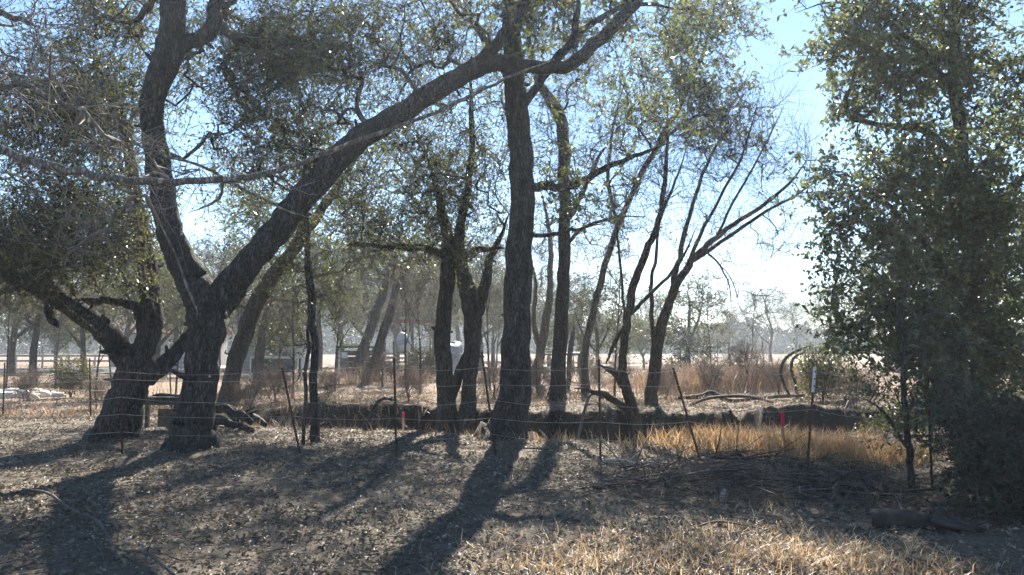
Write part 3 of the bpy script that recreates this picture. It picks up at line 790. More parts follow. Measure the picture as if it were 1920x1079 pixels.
tree("dark_bush", "low dark evergreen bush in deep shade at the bottom right corner", [
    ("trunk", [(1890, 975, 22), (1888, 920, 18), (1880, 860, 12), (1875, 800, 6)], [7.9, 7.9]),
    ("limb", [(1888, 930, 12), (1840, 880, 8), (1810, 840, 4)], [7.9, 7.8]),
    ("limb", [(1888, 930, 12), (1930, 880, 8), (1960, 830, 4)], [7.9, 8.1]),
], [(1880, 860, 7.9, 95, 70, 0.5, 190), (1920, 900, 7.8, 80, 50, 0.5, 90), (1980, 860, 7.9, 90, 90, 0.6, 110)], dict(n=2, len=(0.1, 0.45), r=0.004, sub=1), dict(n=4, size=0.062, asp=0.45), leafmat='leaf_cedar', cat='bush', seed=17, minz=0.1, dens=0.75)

# tree just outside the left edge whose bare limbs sweep across the view
tree("sweeping_oak", "grey bare limb sweeping low across the upper left from a tree beyond the frame", [
    ("trunk", [(-420, 1000, 120), (-410, 800, 90), (-400, 560, 80), (-380, 330, 72), (-350, 150, 60), (-320, -60, 44)], [6.9, 6.8]),
    ("limb", [(-388, 360, 40), (-250, 250, 34), (-110, 256, 29), (0, 284, 18.7), (60, 302, 18.7), (130, 322, 17.3), (215, 336, 15.8), (330, 341, 15.1), (430, 338, 14.4), (500, 325, 11.5), (580, 300, 10.1), (660, 268, 9.4), (740, 240, 8.6), (830, 205, 7.9), (900, 172, 7.2), (960, 142, 5.8), (1040, 112, 3.6)], [6.8, 6.6, 6.6, 6.8, 7.0]),
    ("limb", [(-350, 150, 30), (-160, 20, 20), (-40, 8, 16), (0, 22, 14), (40, 38, 12), (75, 52, 7)], [6.8, 6.2]),
    ("limb", [(-370, 260, 26), (-150, 190, 16), (0, 166, 10), (45, 158, 10), (100, 186, 8), (160, 211, 7), (165, 238, 5)], [6.8, 6.4]),
    ("limb", [(222, 254, 5), (290, 285, 6), (350, 303, 6), (400, 322, 7), (425, 338, 8)], [6.4, 6.6]),
    ("limb", [(418, 340, 8), (415, 365, 7), (390, 385, 5), (350, 400, 3)], [6.6, 6.5]),
    ("limb", [(430, 342, 8), (490, 372, 6), (540, 396, 5), (585, 410, 3)], [6.6, 6.7]),
    ("limb", [(300, 420, 4), (330, 480, 5), (360, 560, 6), (372, 590, 5)], [7.2, 7.4]),
], [(110, 240, 7.8, 190, 160, 1.0, 120), (150, 420, 7.8, 200, 80, 0.9, 90), (300, 330, 7.8, 160, 90, 0.8, 60), (60, 80, 7.6, 150, 90, 0.9, 70), (-150, 150, 6.8, 160, 200, 1.2, 60), (0, -120, 6.8, 260, 90, 1.2, 50)],
    dict(n=1, len=(0.15, 0.6), r=0.0042, sub=1, up=-0.05), dict(n=1, size=0.05, frac=0.2), bark='bark_sweep', twigmat='twig_grey', seed=18, minz=1.2, r_tip=0.0032, wig=0.2, up=0.0, dens=0.40, lump=0.05)

# small leafy trees and an evergreen beyond the ditch
tree("young_oak", "small round leafy tree standing alone behind the forked wire fence post", [
    ("trunk", [(1118, 705, 9), (1120, 650, 8), (1115, 600, 6), (1112, 540, 3)], [33, 33]),
    ("limb", [(1118, 660, 5), (1090, 620, 4), (1075, 570, 3)], [33, 33]),
    ("limb", [(1119, 660, 5), (1140, 620, 4), (1155, 570, 3)], [33, 33]),
], [(1113, 575, 33, 52, 60, 1.2, 160), (1110, 630, 33, 50, 30, 1.1, 60)], dict(n=2, len=(0.2, 0.5), r=0.006), dict(n=4, size=0.11), leafmat='leaf_far', seed=19, minz=0.8)
tree("young_oak", "loose leafy tree behind the lower trunk of the wide bare tree", [
    ("trunk", [(1285, 700, 10), (1290, 640, 8), (1292, 580, 6), (1290, 530, 3)], [42, 42]),
    ("limb", [(1288, 650, 6), (1310, 600, 5), (1320, 550, 3)], [42, 42]),
], [(1290, 580, 42, 48, 55, 1.5, 140), (1285, 640, 42, 45, 30, 1.2, 50)], dict(n=2, len=(0.25, 0.7), r=0.008), dict(n=4, size=0.14), leafmat='leaf_far', seed=20, minz=0.8)
tree("cedar_shrub", "small dense dark cedar low in the dry field right of the wide bare tree", [
    ("trunk", [(1290, 706, 10), (1291, 670, 7), (1292, 640, 3)], [35, 35]),
], [(1290, 675, 35, 34, 24, 0.8, 100), (1292, 650, 35, 20, 18, 0.5, 40)], dict(n=2, len=(0.15, 0.4), r=0.005, droop=-0.2), dict(n=5, size=0.12, asp=0.35), leafmat='leaf_cedar', cat='bush', seed=21, minz=0.1)


# ---- far trees: a few kinds built once, copied with their parts
def proto(name, h, spread, nT, leafn, seed, bare=False, lsize=0.2):
    r = np.random.default_rng(seed)
    root = empty(name, (0, 0, 0))
    P = catmull(np.array([(0, 0, -0.3), (r.normal(0, .1), 0, h * 0.2), (r.normal(0, .25), r.normal(0, .2), h * 0.45), (r.normal(0, .4), r.normal(0, .3), h * 0.7), (r.normal(0, .5), 0, h * 0.95)]), 6)
    R = np.linspace(0.17, 0.02, len(P)) * h / 6
    cur = [(P, R)]
    for k in range(4):
        a = r.uniform(0, 6.28); i = 7 + 3 * k; s = P[i]
        e = s + np.array([math.cos(a) * spread * .8, math.sin(a) * spread * .8, h * r.uniform(.2, .4)])
        Q = catmull(np.array([s, (s + e) / 2 + r.normal(0, .15, 3), e]), 6)
        cur.append((Q, np.linspace(R[i] * 0.7, 0.015, len(Q))))
    for k, (Q, RR) in enumerate(cur):
        b = MB(); limb_mesh(b, Q, RR, seed=seed + k); b.build("trunk" if k == 0 else "limb", M['bark'], root)
    v = unit(r.normal(size=(nT, 3))) * r.random((nT, 1)) ** 0.4
    T = v * np.array([spread, spread, h * 0.36]) + np.array([0, 0, h * 0.68])
    sk = np.vstack([c[0][::2] for c in cur]); sk = sk[sk[:, 2] > h * .2]
    ch, R = grow(sk, np.zeros(len(sk)), T, 0.25, 0.12, 0.009, 0.1)
    b = MB(); b.tubes(ch, R, 4)
    Pt, Rt, leaf = twigs_leaves(ch, dict(n=3 if bare else 2, len=(0.4, 1.1), r=0.008, sub=2 if bare else 0, up=0.25 if bare else 0.1), None if bare else dict(n=leafn, size=lsize))
    b.tubes(Pt, Rt, 3)
    tag(b.build("branchwork", M['twig'], root), kind='stuff')
    if leaf is not None:
        b = MB(); b.leaves(*leaf); tag(b.build("crown", M['leaf_far'], root, smooth=False), kind='stuff')
    return root


kinds = {
    'a': proto("field_oak", 7.0, 2.6, 150, 4, 31),
    'b': proto("field_oak", 6.0, 2.2, 110, 3, 32, lsize=0.17),
    'c': proto("bare_field_tree", 7.0, 2.8, 130, 0, 33, bare=True),
    'd': proto("brushy_tree", 4.0, 2.4, 120, 4, 34),
}
used = set()
FAR = [  # kind, px, Y, scale, label
    ('a', 30, 44, 1.15, "olive leafed tree at the far left edge behind the grey road"),
    ('d', 110, 60, 1.3, "brushy olive tree behind the pale guard rail under the sloping limb"),
    ('b', 165, 38, 1.0, "loose olive tree seen under the thick sloping limb of the squat oak"),
    ('a', 240, 58, 1.3, "leafy tree beyond the road hidden behind the squat oak's trunk"),
    ('b', 330, 50, 1.2, "leafy tree in front of the brown roofed house between the two big oaks"),
    ('a', 450, 60, 1.3, "leafy tree right of the brown roofed house behind the tilted trunk"),
    ('d', 520, 54, 1.1, "brushy tree directly behind the dark skirted platform"),
    ('a', 600, 52, 1.25, "dense leafy tree behind the vine wrapped sapling"),
    ('b', 645, 66, 1.4, "leafy tree towering behind the low shelter with the yellow sheet"),
    ('c', 720, 70, 1.2, "bare tree behind the slanting grey trunk and the reddish beam"),
    ('b', 775, 60, 1.1, "lacy leafed tree behind the white rounded tank"),
    ('a', 860, 74, 1.3, "leafy tree behind the pale blue tarp heap"),
    ('b', 925, 62, 1.1, "lacy leafed tree seen left of the tallest trunk"),
    ('c', 985, 68, 1.1, "bare tree seen past the right edge of the tallest trunk"),
    ('d', 1040, 85, 1.3, "brushy tree beyond the low flatbed with pale boards"),
    ('c', 1085, 60, 0.9, "bare tree left of the small round leafy tree"),
    ('d', 1165, 80, 1.3, "brushy tree far behind the bare tree in the ditch"),
    ('c', 1225, 75, 1.0, "bare tree far behind the trunk of the wide bare tree"),
    ('d', 1325, 120, 1.2, "brushy tree at the far field edge right of the dark cedar"),
    ('c', 1365, 95, 0.9, "bare tree at the field edge below the open sky"),
    ('c', 1442, 82, 1.05, "tallest bare tree at the far edge of the field beside the leafy oak"),
    ('c', 1490, 110, 1.1, "bare far tree half hidden by the left edge of the leafy oak"),
    ('c', 70, 34, 0.95, "bare grey tree nearest the far left edge beyond the wire fence"),
    ('b', -30, 36, 1.25, "leafy tree cut by the left edge of the view beyond the wire fence"),
    ('a', 300, 40, 0.95, "leafy tree glimpsed between the squat oak's upright stem and the big forked oak"),
    ('c', 410, 46, 1.1, "bare tree directly behind the forked oak's trunk"),
    
    
    ('c', 690, 52, 1.25, "bare tree between the two slanting grey trunks"),
    ('b', 745, 78, 1.7, "tall leafy tree above the red brown beam"),
    ('a', 815, 66, 1.35, "leafy tree between the white tank and the tarp heap"),
    ('c', 900, 50, 1.2, "bare tree behind the right fork of the twin trunk oak"),
    ('a', 955, 92, 1.5, "distant leafy tree hidden by the tallest trunk"),
    ('b', 1030, 64, 1.15, "lacy leafed tree between the reddish sapling and the slim dark trunk"),
    ('d', 1205, 58, 0.9, "brushy tree left of the wide bare tree's foot"),
    ('b', 1570, 60, 1.1, "leafy tree glimpsed through the left edge of the leafy oak"),
    ('a', 1680, 45, 1.1, "leafy tree standing behind the middle of the leafy oak"),
    ('a', 1860, 40, 1.2, "leafy tree standing behind the right side of the leafy oak"),
]
for k, px, Y, s, lab in FAR:
    o = kinds[k] if k not in used else copy_tree(kinds[k])
    used.add(k)
    x = gx(px, Y)
    o.location = (x, Y, H(x, Y)); o.scale = (s, s, s); o.rotation_euler = (0, 0, rng.uniform(0, 6.28))
    tag(o, lab, "tree", "trees scattered across the far field")

def thin_proto(name, h, nT, leafy, seed, shrub=False):
    r = np.random.default_rng(seed)
    root = empty(name, (0, 0, 0))
    cur = []
    for k in range(5 if shrub else 1):
        l = r.normal(0, 0.34 if shrub else 0.09, 2) * h
        P = catmull(np.array([(0, 0, -0.2), (l[0] * .2 + r.normal(0, .03), l[1] * .2, h * .25), (l[0] * .5 + r.normal(0, .08), l[1] * .5 + r.normal(0, .08), h * .55), (l[0], l[1], h * r.uniform(.85, 1))]), 6)
        cur.append((P, np.linspace(0.012 if shrub else 0.04, 0.005, len(P))))
    if not shrub:
        for k in range(3):
            i = 6 + 4 * k; a = r.uniform(0, 6.28); s0 = cur[0][0][i]
            e = s0 + np.array([math.cos(a) * h * .16, math.sin(a) * h * .16, h * .24])
            Q = catmull(np.array([s0, (s0 + e) / 2 + r.normal(0, .06, 3), e]), 5); cur.append((Q, np.linspace(.02, .004, len(Q))))
    for k, (Q, RR) in enumerate(cur):
        b = MB(); limb_mesh(b, Q, RR, seed=seed + k); b.build("stem" if shrub else ("trunk" if k == 0 else "limb"), M['bark_brown'] if shrub else M['bark'], root)
    v = unit(r.normal(size=(nT, 3))) * r.random((nT, 1)) ** .45
    T = v * np.array([h * .42, h * .42, h * .42] if shrub else [h * .2, h * .2, h * .36]) + np.array([0, 0, h * (.5 if shrub else .66)])
    T = T[T[:, 2] > .12]
    sk = np.vstack([c[0][::2] for c in cur]); sk = sk[sk[:, 2] > (0.05 if shrub else h * .25)]
    ch, R = grow(sk, np.zeros(len(sk)), T, .25, .12, .004 if shrub else .006, .1)
    b = MB(); b.tubes(ch, R, 4)
    Pt, Rt, leaf = twigs_leaves(ch, dict(n=2, len=(.15, .45) if shrub else (.25, .7), r=.004 if shrub else .006, sub=1, up=.25), dict(n=2, size=.075 if shrub else .09) if leafy else None)
    b.tubes(Pt, Rt, 3)
    tag(b.build("branchwork", M['brown_twig'] if shrub else M['twig'], root), kind='stuff')
    if leaf is not None:
        b = MB(); b.leaves(*leaf); tag(b.build("crown", M['leaf_far'], root, smooth=False), kind='stuff')
    return root


thin = {'s': thin_proto("bare_sapling", 5.0, 45, False, 51), 't': thin_proto("leafy_sapling", 4.6, 50, True, 52),
        'u': thin_proto("bare_shrub", 1.0, 70, False, 53, True), 'v': thin_proto("leafy_shrub", 1.3, 70, True, 54, True)}
used2 = set()
THIN = [
    ('t', 20, 27, 1.1, "leafy sapling just beyond the stones at the far left edge"),
    ('s', 112, 30, 1.1, "bare sapling under the hanging stub of the squat oak"),
    ('t', 185, 24, 0.9, "leafy sapling just left of the squat oak's trunk"),
    ('t', 335, 27, 1.0, "leafy sapling in the gap above the old bench"),
    ('s', 455, 26, 1.0, "bare sapling between the tilted oak and the short far trunk"),
    ('t', 525, 29, 1.1, "leafy sapling behind the leaning fence post left of the vine wrapped sapling"),
    ('s', 552, 23, 0.9, "bare sapling close to the left of the vine wrapped sapling"),
    ('t', 630, 25, 1.0, "leafy sapling close to the right of the vine wrapped sapling"),
    ('s', 765, 26, 1.1, "bare sapling in front of the white tank"),
    ('s', 790, 23, 0.9, "bare sapling left of the twin trunk oak's foot"),
    ('t', 846, 38, 1.3, "leafy sapling in the gap between the two trunks of the twin trunk oak"),
    ('s', 920, 24, 1.0, "bare sapling between the twin trunk oak and the tallest trunk"),
    ('t', 930, 36, 1.1, "leafy sapling far behind the left side of the tallest trunk"),
    ('s', 1085, 36, 1.2, "bare sapling beside the dead snag"),
    ('s', 1150, 22, 0.9, "bare sapling just left of the ditch tree's trunk"),
    ('s', 1330, 34, 1.0, "bare sapling at the right of the dark cedar"),
    ('s', 1405, 38, 1.0, "bare sapling in the open field below the fanning branches"),
    ('u', 60, 23, 1.0, "bare shrub in front of the pale stones"), ('v', 140, 25, 1.0, "leafy shrub right of the pale stones"),
    ('u', 190, 20.5, 0.8, "bare shrub at the left of the squat oak's foot"),
    ('u', 470, 19.5, 0.9, "bare shrub behind the gnarled log heap"), ('u', 520, 22, 1.1, "bare shrub behind the leaning fence post"),
     ('u', 620, 20.5, 0.8, "bare shrub right of the vine wrapped sapling"),
     ('u', 720, 28, 1.2, "bare shrub at the flared foot of the grey trunk"),
    ('u', 770, 20.5, 0.9, "bare shrub on the bank behind the short stake"), ('v', 800, 32, 1.1, "leafy shrub before the rail fence"),
    ('u', 925, 21, 1.0, "bare shrub left of the tallest trunk beyond the ditch"), ('u', 1010, 22, 1.1, "bare shrub right of the tallest trunk beyond the ditch"),
    ('u', 1100, 24, 1.2, "bare shrub behind the hooked brown limb"), ('u', 1160, 27, 1.1, "bare shrub between the two bare trees' trunks far back"),
    ('u', 1245, 22, 1.0, "bare shrub at the right foot of the wide bare tree"), ('u', 1330, 23, 1.1, "bare reddish shrub behind the humped branch"),
    ('u', 1395, 24.5, 1.5, "largest bare reddish shrub in the weedy field at right"), ('u', 1455, 22, 1.0, "bare shrub beside the looped dead vine"),
    ('v', 1535, 19, 1.1, "leafy shrub low behind the white tipped post"), ('u', 1600, 17.6, 1.0, "bare shrub on the bank behind the right end of the golden grass"),
    ('v', 1660, 14.5, 0.9, "leafy shrub at the right end of the golden grass under the oak"),
]
for k, px, Y, s, lab in THIN:
    o = thin[k] if k not in used2 else copy_tree(thin[k])
    used2.add(k)
    x = gx(px, Y)
    o.location = (x, Y, H(x, Y)); o.scale = (s, s, s); o.rotation_euler = (0, 0, rng.uniform(0, 6.28))
    tag(o, lab, "shrub" if k in 'uv' else "sapling", "shrubs in the dry field" if k in 'uv' else "thin saplings beyond the fence")

# ------------------------------------------------------------------ dead wood
def stick(name, pts, Ys, mat, label, cat='branch', group=None, rel=True, S=7, forks=0):
    """a fallen branch through (px, py, w) points; py is only used when rel is False, else it lies on the ground at px, Y with lift py"""
    n = len(pts)
    Yv = np.interp(np.linspace(0, 1, n), np.linspace(0, 1, len(Ys)), Ys)
    P = []
    for (px, q, w), Y in zip(pts, Yv):
        if rel:
            x = gx(px, Y); P.append((x, Y, H(x, Y) + q + w * 0.5 * Y / F))
        else: P.append(at(px, q, Y))
    R = np.array([[p[2] * .5 * y / F, 0, 0] for p, y in zip(pts, Yv)])
    P = catmull(np.array(P), 5); R = np.maximum(catmull(R, 5)[:, 0], 0.004)
    b = MB(); limb_mesh(b, P, R, seed=n + int(abs(P[0, 0] * 10)), lump=0.3)
    if forks:
        for k in range(forks):
            i = rng.integers(len(P) // 3, len(P) - 2); d = unit(rng.normal(size=3) * (1, 1, .5) + unit(P[i + 1] - P[i]))
            L = rng.uniform(0.15, 0.45)
            Q = np.array([P[i], P[i] + d * L * .5 + rng.normal(size=3) * .02, P[i] + d * L + rng.normal(size=3) * .04]); Q[:, 2] = np.maximum(Q[:, 2], hgt(Q[:, 0], Q[:, 1]) + 0.01)
            b.tubes(Q[None], np.array([[R[i] * .5, R[i] * .38, R[i] * .2]]), 5)
    org = P[len(P) // 2].copy(); org[2] = H(org[0], org[1])
    return tag(b.build(name, M[mat], origin=org), label, cat, group)


stick("log", [(404, 0.05, 17), (420, 0.10, 18), (440, 0.03, 14), (456, 0.06, 13), (482, -0.02, 9)], [15.4, 15.0], 'bark', "weathered log sloping out to the right from behind the big forked oak", 'log', forks=5)
stick("log", [(408, 0.30, 12), (425, 0.33, 15), (445, 0.20, 15), (458, 0.22, 12), (478, 0.06, 9)], [16.0, 15.6], 'bark', "gnarled log stacked on top behind the foot of the forked oak", 'log', forks=7)
stick("log", [(412, 0.22, 12), (435, 0.26, 14), (460, 0.10, 15), (480, 0.13, 12), (505, 0.0, 8)], [16.6, 16.2], 'char', "dark log lying furthest back in the heap by the forked oak", 'log', forks=7)
stick("fallen_branch", [(60, 0.03, 4), (105, 0.10, 5), (150, 0.05, 5.5), (200, 0.08, 6), (235, 0.02, 6), (290, 0.05, 5.5), (345, 0.02, 5), (400, 0.01, 4)], [8.9, 6.6, 5.4], 'dead', "pale bare branch lying on the leaf litter at bottom left", forks=9)
stick("fallen_branch", [(1620, 0.0, 30), (1665, 0.01, 32), (1720, 0.02, 28), (1780, 0.02, 20), (1830, 0.0, 10)], [7.4, 7.1], 'char', "thick dark log lying at bottom right near the dark bush", 'log', forks=5)
stick("fallen_branch", [(1268, 0.06, 5), (1310, 0.10, 9), (1332, 0.24, 9), (1360, 0.08, 8), (1400, 0.05, 5)], [20.4, 20.0], 'char', "humped grey branch on the far bank right of the wide bare tree")
stick("fallen_branch", [(1290, 0.02, 4), (1330, 0.1, 6), (1375, 0.16, 6), (1410, 0.08, 6), (1445, 0.06, 4)], [18.9, 18.6], 'char', "dark crooked branch lying along the top of the ditch bank")
stick("log", [(1390, 0.02, 6), (1450, 0.03, 7), (1505, 0.03, 7)], [20.5, 20.2], 'dead', "straight grey log on the bank below the bent dead vine", 'log')
stick("fallen_branch", [(1128, 0.02, 7), (1160, 0.05, 8), (1195, 0.03, 7), (1215, 0.0, 5)], [11.1, 10.3], 'pale_wood', "pale forked stick at the left end of the brush pile", forks=2)
stick("fallen_branch", [(1130, 0.0, 6), (1170, 0.02, 7), (1200, 0.08, 5)], [9.9, 10.6], 'pale_wood', "second pale stick crossing the end of the brush pile")
stick("bent_vine", [(1482, 745, 4.8), (1472, 725, 4.8), (1464, 700, 4.8), (1468, 680, 5.4), (1482, 665, 5.4), (1502, 655, 4.2), (1520, 650, 3)], [20.3, 20.2], 'char', "dark dead vine bent in a loop beside the leafy oak", 'vine', rel=False)
stick("bent_vine", [(1494, 748, 4.8), (1492, 720, 5.4), (1484, 695, 5.4), (1488, 672, 4.8), (1510, 660, 3)], [20.4, 20.3], 'char', "inner dark dead vine curving up just right of the looped vine", 'vine', rel=False)
stick("stub", [(1579, 922, 13), (1578, 905, 12), (1580, 890, 8)], [9.2, 9.2], 'char', "short burnt stub poking up right of the white tipped post", 'stump', rel=False)
stick("stub", [(1352, 945, 9), (1355, 930, 11), (1360, 918, 8)], [8.6, 8.6], 'pale_wood', "small pale broken stub in front of the brush pile", 'stump', rel=False)
stick("fallen_branch", [(945, 0.0, 2.5), (1000, 0.03, 3.5), (1050, 0.01, 2.5)], [12.6, 12.2], 'dead', "thin stick at the foot of the tallest trunk")
stick("fallen_branch", [(1300, 0.02, 3), (1340, 0.06, 4), (1400, 0.03, 4), (1435, 0.01, 2)], [7.5, 7.3], 'dead', "curved thin stick on the dry grass in front of the brush pile")

for q, (px, Y0, dx, up) in enumerate([(575, 17.6, 40, .18), (690, 18.4, 55, .10), (1085, 16.4, 45, .25), (1290, 16.2, 60, .22), (1420, 15.9, 50, .16), (1540, 16.2, 45, .2)]):
    lab = ["dark root sticking from the ditch bank beside the vine wrapped sapling", "dark branch fallen into the ditch left of the short stake", "dark branch leaning on the bank under the hooked limb",
           "dark branch leaning on the bank right of the wide bare tree's foot", "dark branch on the bank behind the pink topped stake", "dark branch on the bank behind the white tipped post"][q]
    stick("bank_branch", [(px - dx, .02, 5), (px - dx * .3, up, 7), (px + dx * .4, up * 1.3, 6), (px + dx, up * .7, 4)], [Y0 - .5, Y0 + .7], 'char' if q % 2 else 'dead', lab, forks=6)

# brush pile: each larger branch is a thing
PILE = []
for k in range(46):
    cx = rng.uniform(1150, 1640); cyv = rng.uniform(9.0, 10.8) - (cx - 1150) / 490 * 0.7
    L = rng.uniform(0.7, 2.0); a = rng.normal(0.0, 0.75) + (math.pi if rng.random() < .5 else 0)
    x0 = gx(cx, cyv)
    hump = 0.15 * math.exp(-((cx - 1370) / 150) ** 2)
    t = np.linspace(-0.5, 0.5, 5)
    P = np.stack([x0 + t * L * math.cos(a), cyv + t * L * math.sin(a) * 0.7, 0 * t], 1)
    P[:, :2] += rng.normal(0, 0.06 + 0.05 * L, (5, 2))
    P[:, 2] = hgt(P[:, 0], P[:, 1]) + 0.02 + rng.uniform(0, hump + 0.02) + rng.normal(0, 0.03, 5).clip(-0.01, 0.1) + 0.08 * np.cos(t * 3) * rng.random()
    r0 = rng.uniform(0.006, 0.019)
    C = catmull(P, 4); R = np.linspace(r0, r0 * 0.4, len(C))
    b = MB(); limb_mesh(b, C, R, seed=k, lump=0.14)
    for _ in range(7):
        i = rng.integers(4, len(C) - 1); d = unit(unit(C[i] - C[i - 1]) + rng.normal(size=3) * (.7, .7, .5)); Ls = rng.uniform(.2, .8)
        Q = np.array([C[i], C[i] + d * Ls * .5, C[i] + d * Ls + rng.normal(size=3) * .05]); Q[:, 2] = np.maximum(Q[:, 2], hgt(Q[:, 0], Q[:, 1]) + .01)
        b.tubes(Q[None], np.array([[R[i] * .7, R[i] * .5, R[i] * .25]]), 5)
    org = C[8].copy(); org[2] = H(org[0], org[1])
    o = tag(b.build("brush_branch", M['char'] if rng.random() < .45 else M['dead'], origin=org), "dark dead branch tangled in the low brush pile before the golden grass", "branch", "branches of the brush pile")


def brush_twigs():
    n = 800
    cx = rng.uniform(1140, 1680, n); Yb = rng.uniform(8.6, 11.2, n) - (cx - 1150) / 490 * 0.7
    x = gx(cx, Yb); a = rng.uniform(0, 6.28, n); L = rng.uniform(.15, .7, n)
    hump = 0.14 * np.exp(-((cx - 1370) / 170) ** 2) + 0.05
    z0 = hgt(x, Yb) + rng.uniform(0, 1, n) * hump
    p = []
    for t in (-.5, 0, .5):
        xx = x + np.cos(a) * L * t + rng.normal(0, .04, n); yy = Yb + np.sin(a) * L * t + rng.normal(0, .04, n)
        p.append(np.stack([xx, yy, np.maximum(z0 + rng.normal(0, .12, n) * abs(t) * 2, hgt(xx, yy) + .006)], 1))
    b = MB(); b.tubes(np.stack(p, 1), rng.uniform(.002, .006, (n, 1)) * np.array([[1, .8, .4]]), 4)
    tag(b.build("brush_litter", M['dead']), "fine dark twigs filling the low brush pile", "twigs", kind='stuff')


brush_twigs()

# ------------------------------------------------------------------ fences
def tpost(px0, py0, px1, py1, Y, parent, base, white=0.0, wood=False, label=None):
    a = at(px1, py1, Y); t = at(px0, py0, Y)
    a = a.copy(); g = H(a[0], a[1])
    d = unit(t - a)
    a = a - d * max(0.25, (a[2] - g) / max(d[2], .3) + 0.2)
    b = MB(); rw = 0.016
    b.tubes(np.array([[a, a + (t - a) * 0.5, t]]), np.full((1, 3), rw), 4)
    # flange of the T section and its studs
    off = np.array([0.0, 0.018, 0])
    b.tubes(np.array([[a + off, (a + t) / 2 + off, t + off]]), np.full((1, 3), 0.008), 4)
    for s in np.linspace(0.25, 0.97, 14):
        q = a + (t - a) * s; b.box(q + np.array([0, -0.018, 0]), (0.014, 0.016, 0.02))
    o = b.build("post", M['rust'], parent, origin=base, smooth=False)
    if label: o["label"] = label
    if white:
        b = MB(); q0 = t - d * white
        b.tubes(np.array([[q0, (q0 + t) / 2, t + d * 0.006]]), np.full((1, 3), rw + 0.004), 6)
        w = b.build("painted_tip", M['white'], o, origin=base, smooth=False)
    return a, t


def wire_run(points, parent, base, sag=0.03, r=0.003, name="wire"):
    K = 24 if len(points) < 4 else 10 * len(points)
    P = []
    for p, q in zip(points[:-1], points[1:]):
        s = np.linspace(0, 1, 12, endpoint=False)[:, None]
        w = p + (q - p) * s; w[:, 2] -= 4 * sag * (s * (1 - s))[:, 0]
        P.append(w)
    P.append(points[-1][None]); P = np.vstack(P)
    b = MB(); b.tubes(P[None], np.full((1, len(P)), r), 4)
    return b.build(name, M['wire'], parent, origin=base)


POSTS = [(-60, 690, -66, 862, 11.6, 0), (228, 690, 229, 862, 11.6, 0), (529, 690, 564, 858, 11.7, 0), (739, 672, 743, 858, 11.7, 0), (903, 660, 930, 854, 11.9, 0),
         (1123, 674, 1126, 863, 11.4, 0), (1262, 690, 1313, 864, 11.3, 0), (1528, 690, 1512, 896, 9.9, 0.30), (1740, 700, 1748, 925, 9.0, 0)]
fb = np.array([gx(740, 11.7), 11.7, H(gx(740, 11.7), 11.7)])
fence = tag(empty("wire_fence", fb), "sagging barbed wire fence with leaning rusty steel posts across the front of the woods", "fence")
ends = []
for i, (a0, b0, a1, b1, Y, wt) in enumerate(POSTS):
    ends.append(tpost(a0, b0, a1, b1, Y, fence, fb, wt, label="rusty post with a white painted tip" if wt else None))
for fz in (0.30, 0.55, 0.80, 1.05, 1.30):
    pts = []
    for a, t in ends:
        g = H(a[0], a[1]); s = (fz + g - a[2]) / (t[2] - a[2]); s = min(s, 0.98)
        pts.append(a + (t - a) * s + np.array([0, -0.02, rng.normal(0, .015)]))
    w = wire_run(pts, fence, fb, sag=rng.uniform(0.01, 0.07))
    pp = []
    b = MB()
    for p, q in zip(pts[:-1], pts[1:]):
        n = int(np.linalg.norm(q - p) / 0.13)
        s = rng.random(n)[:, None]; c = p + (q - p) * s; c[:, 2] -= 4 * 0.03 * (s * (1 - s))[:, 0]
        dd = unit(rng.normal(size=(n, 3)) * (0.4, 1, 1)) * 0.016
        b.tubes(np.stack([c - dd, c + dd], 1), np.full((n, 2), 0.0014), 3)
    tag(b.build("barb", M['wire'], w, origin=fb), kind='stuff')


def simple_fence(name, label, posts, heights, mat_r=0.0028):
    base = None; pe = []
    root = None
    for (a0, b0, a1, b1, Y) in posts:
        if base is None:
            x = gx(a1, Y); base = np.array([x, Y, H(x, Y)]); root = tag(empty(name, base), label, "fence")
        pe.append(tpost(a0, b0, a1, b1, Y, root, base))
    for hz in heights:
        pts = [a + (t - a) * min(0.98, (hz + H(a[0], a[1]) - a[2]) / (t[2] - a[2])) for a, t in pe]
        wire_run(pts, root, base, 0.02, mat_r)
    return root


simple_fence("wire_fence", "wire fence with thin dark posts in front of the pale stones at far left", [(-90, 680, -95, 782, 18.8), (9, 680, 5, 784, 18.6), (168, 672, 170, 780, 18.6), (204, 668, 214, 765, 19.4), (318, 682, 321, 760, 20.5)], (0.3, 0.6, 0.9, 1.15))
simple_fence("wire_fence", "thin wire fence with dark posts across the weedy field at right", [(1240, 640, 1241, 716, 33), (1275, 640, 1277, 718, 33), (1345, 640, 1347, 716, 35), (1417, 646, 1418, 700, 36), (1429, 640, 1436, 738, 28), (1500, 645, 1502, 720, 31)], (0.3, 0.7, 1.1), 0.004)
simple_fence("wire_fence", "broken wire fence posts in the dry field behind the twin trunk oak", [(584, 690, 596, 745, 28), (737, 640, 742, 722, 30), (787, 680, 788, 762, 24), (1010, 668, 1012, 712, 40), (1072, 668, 1073, 710, 40)], (0.35, 0.75), 0.004)


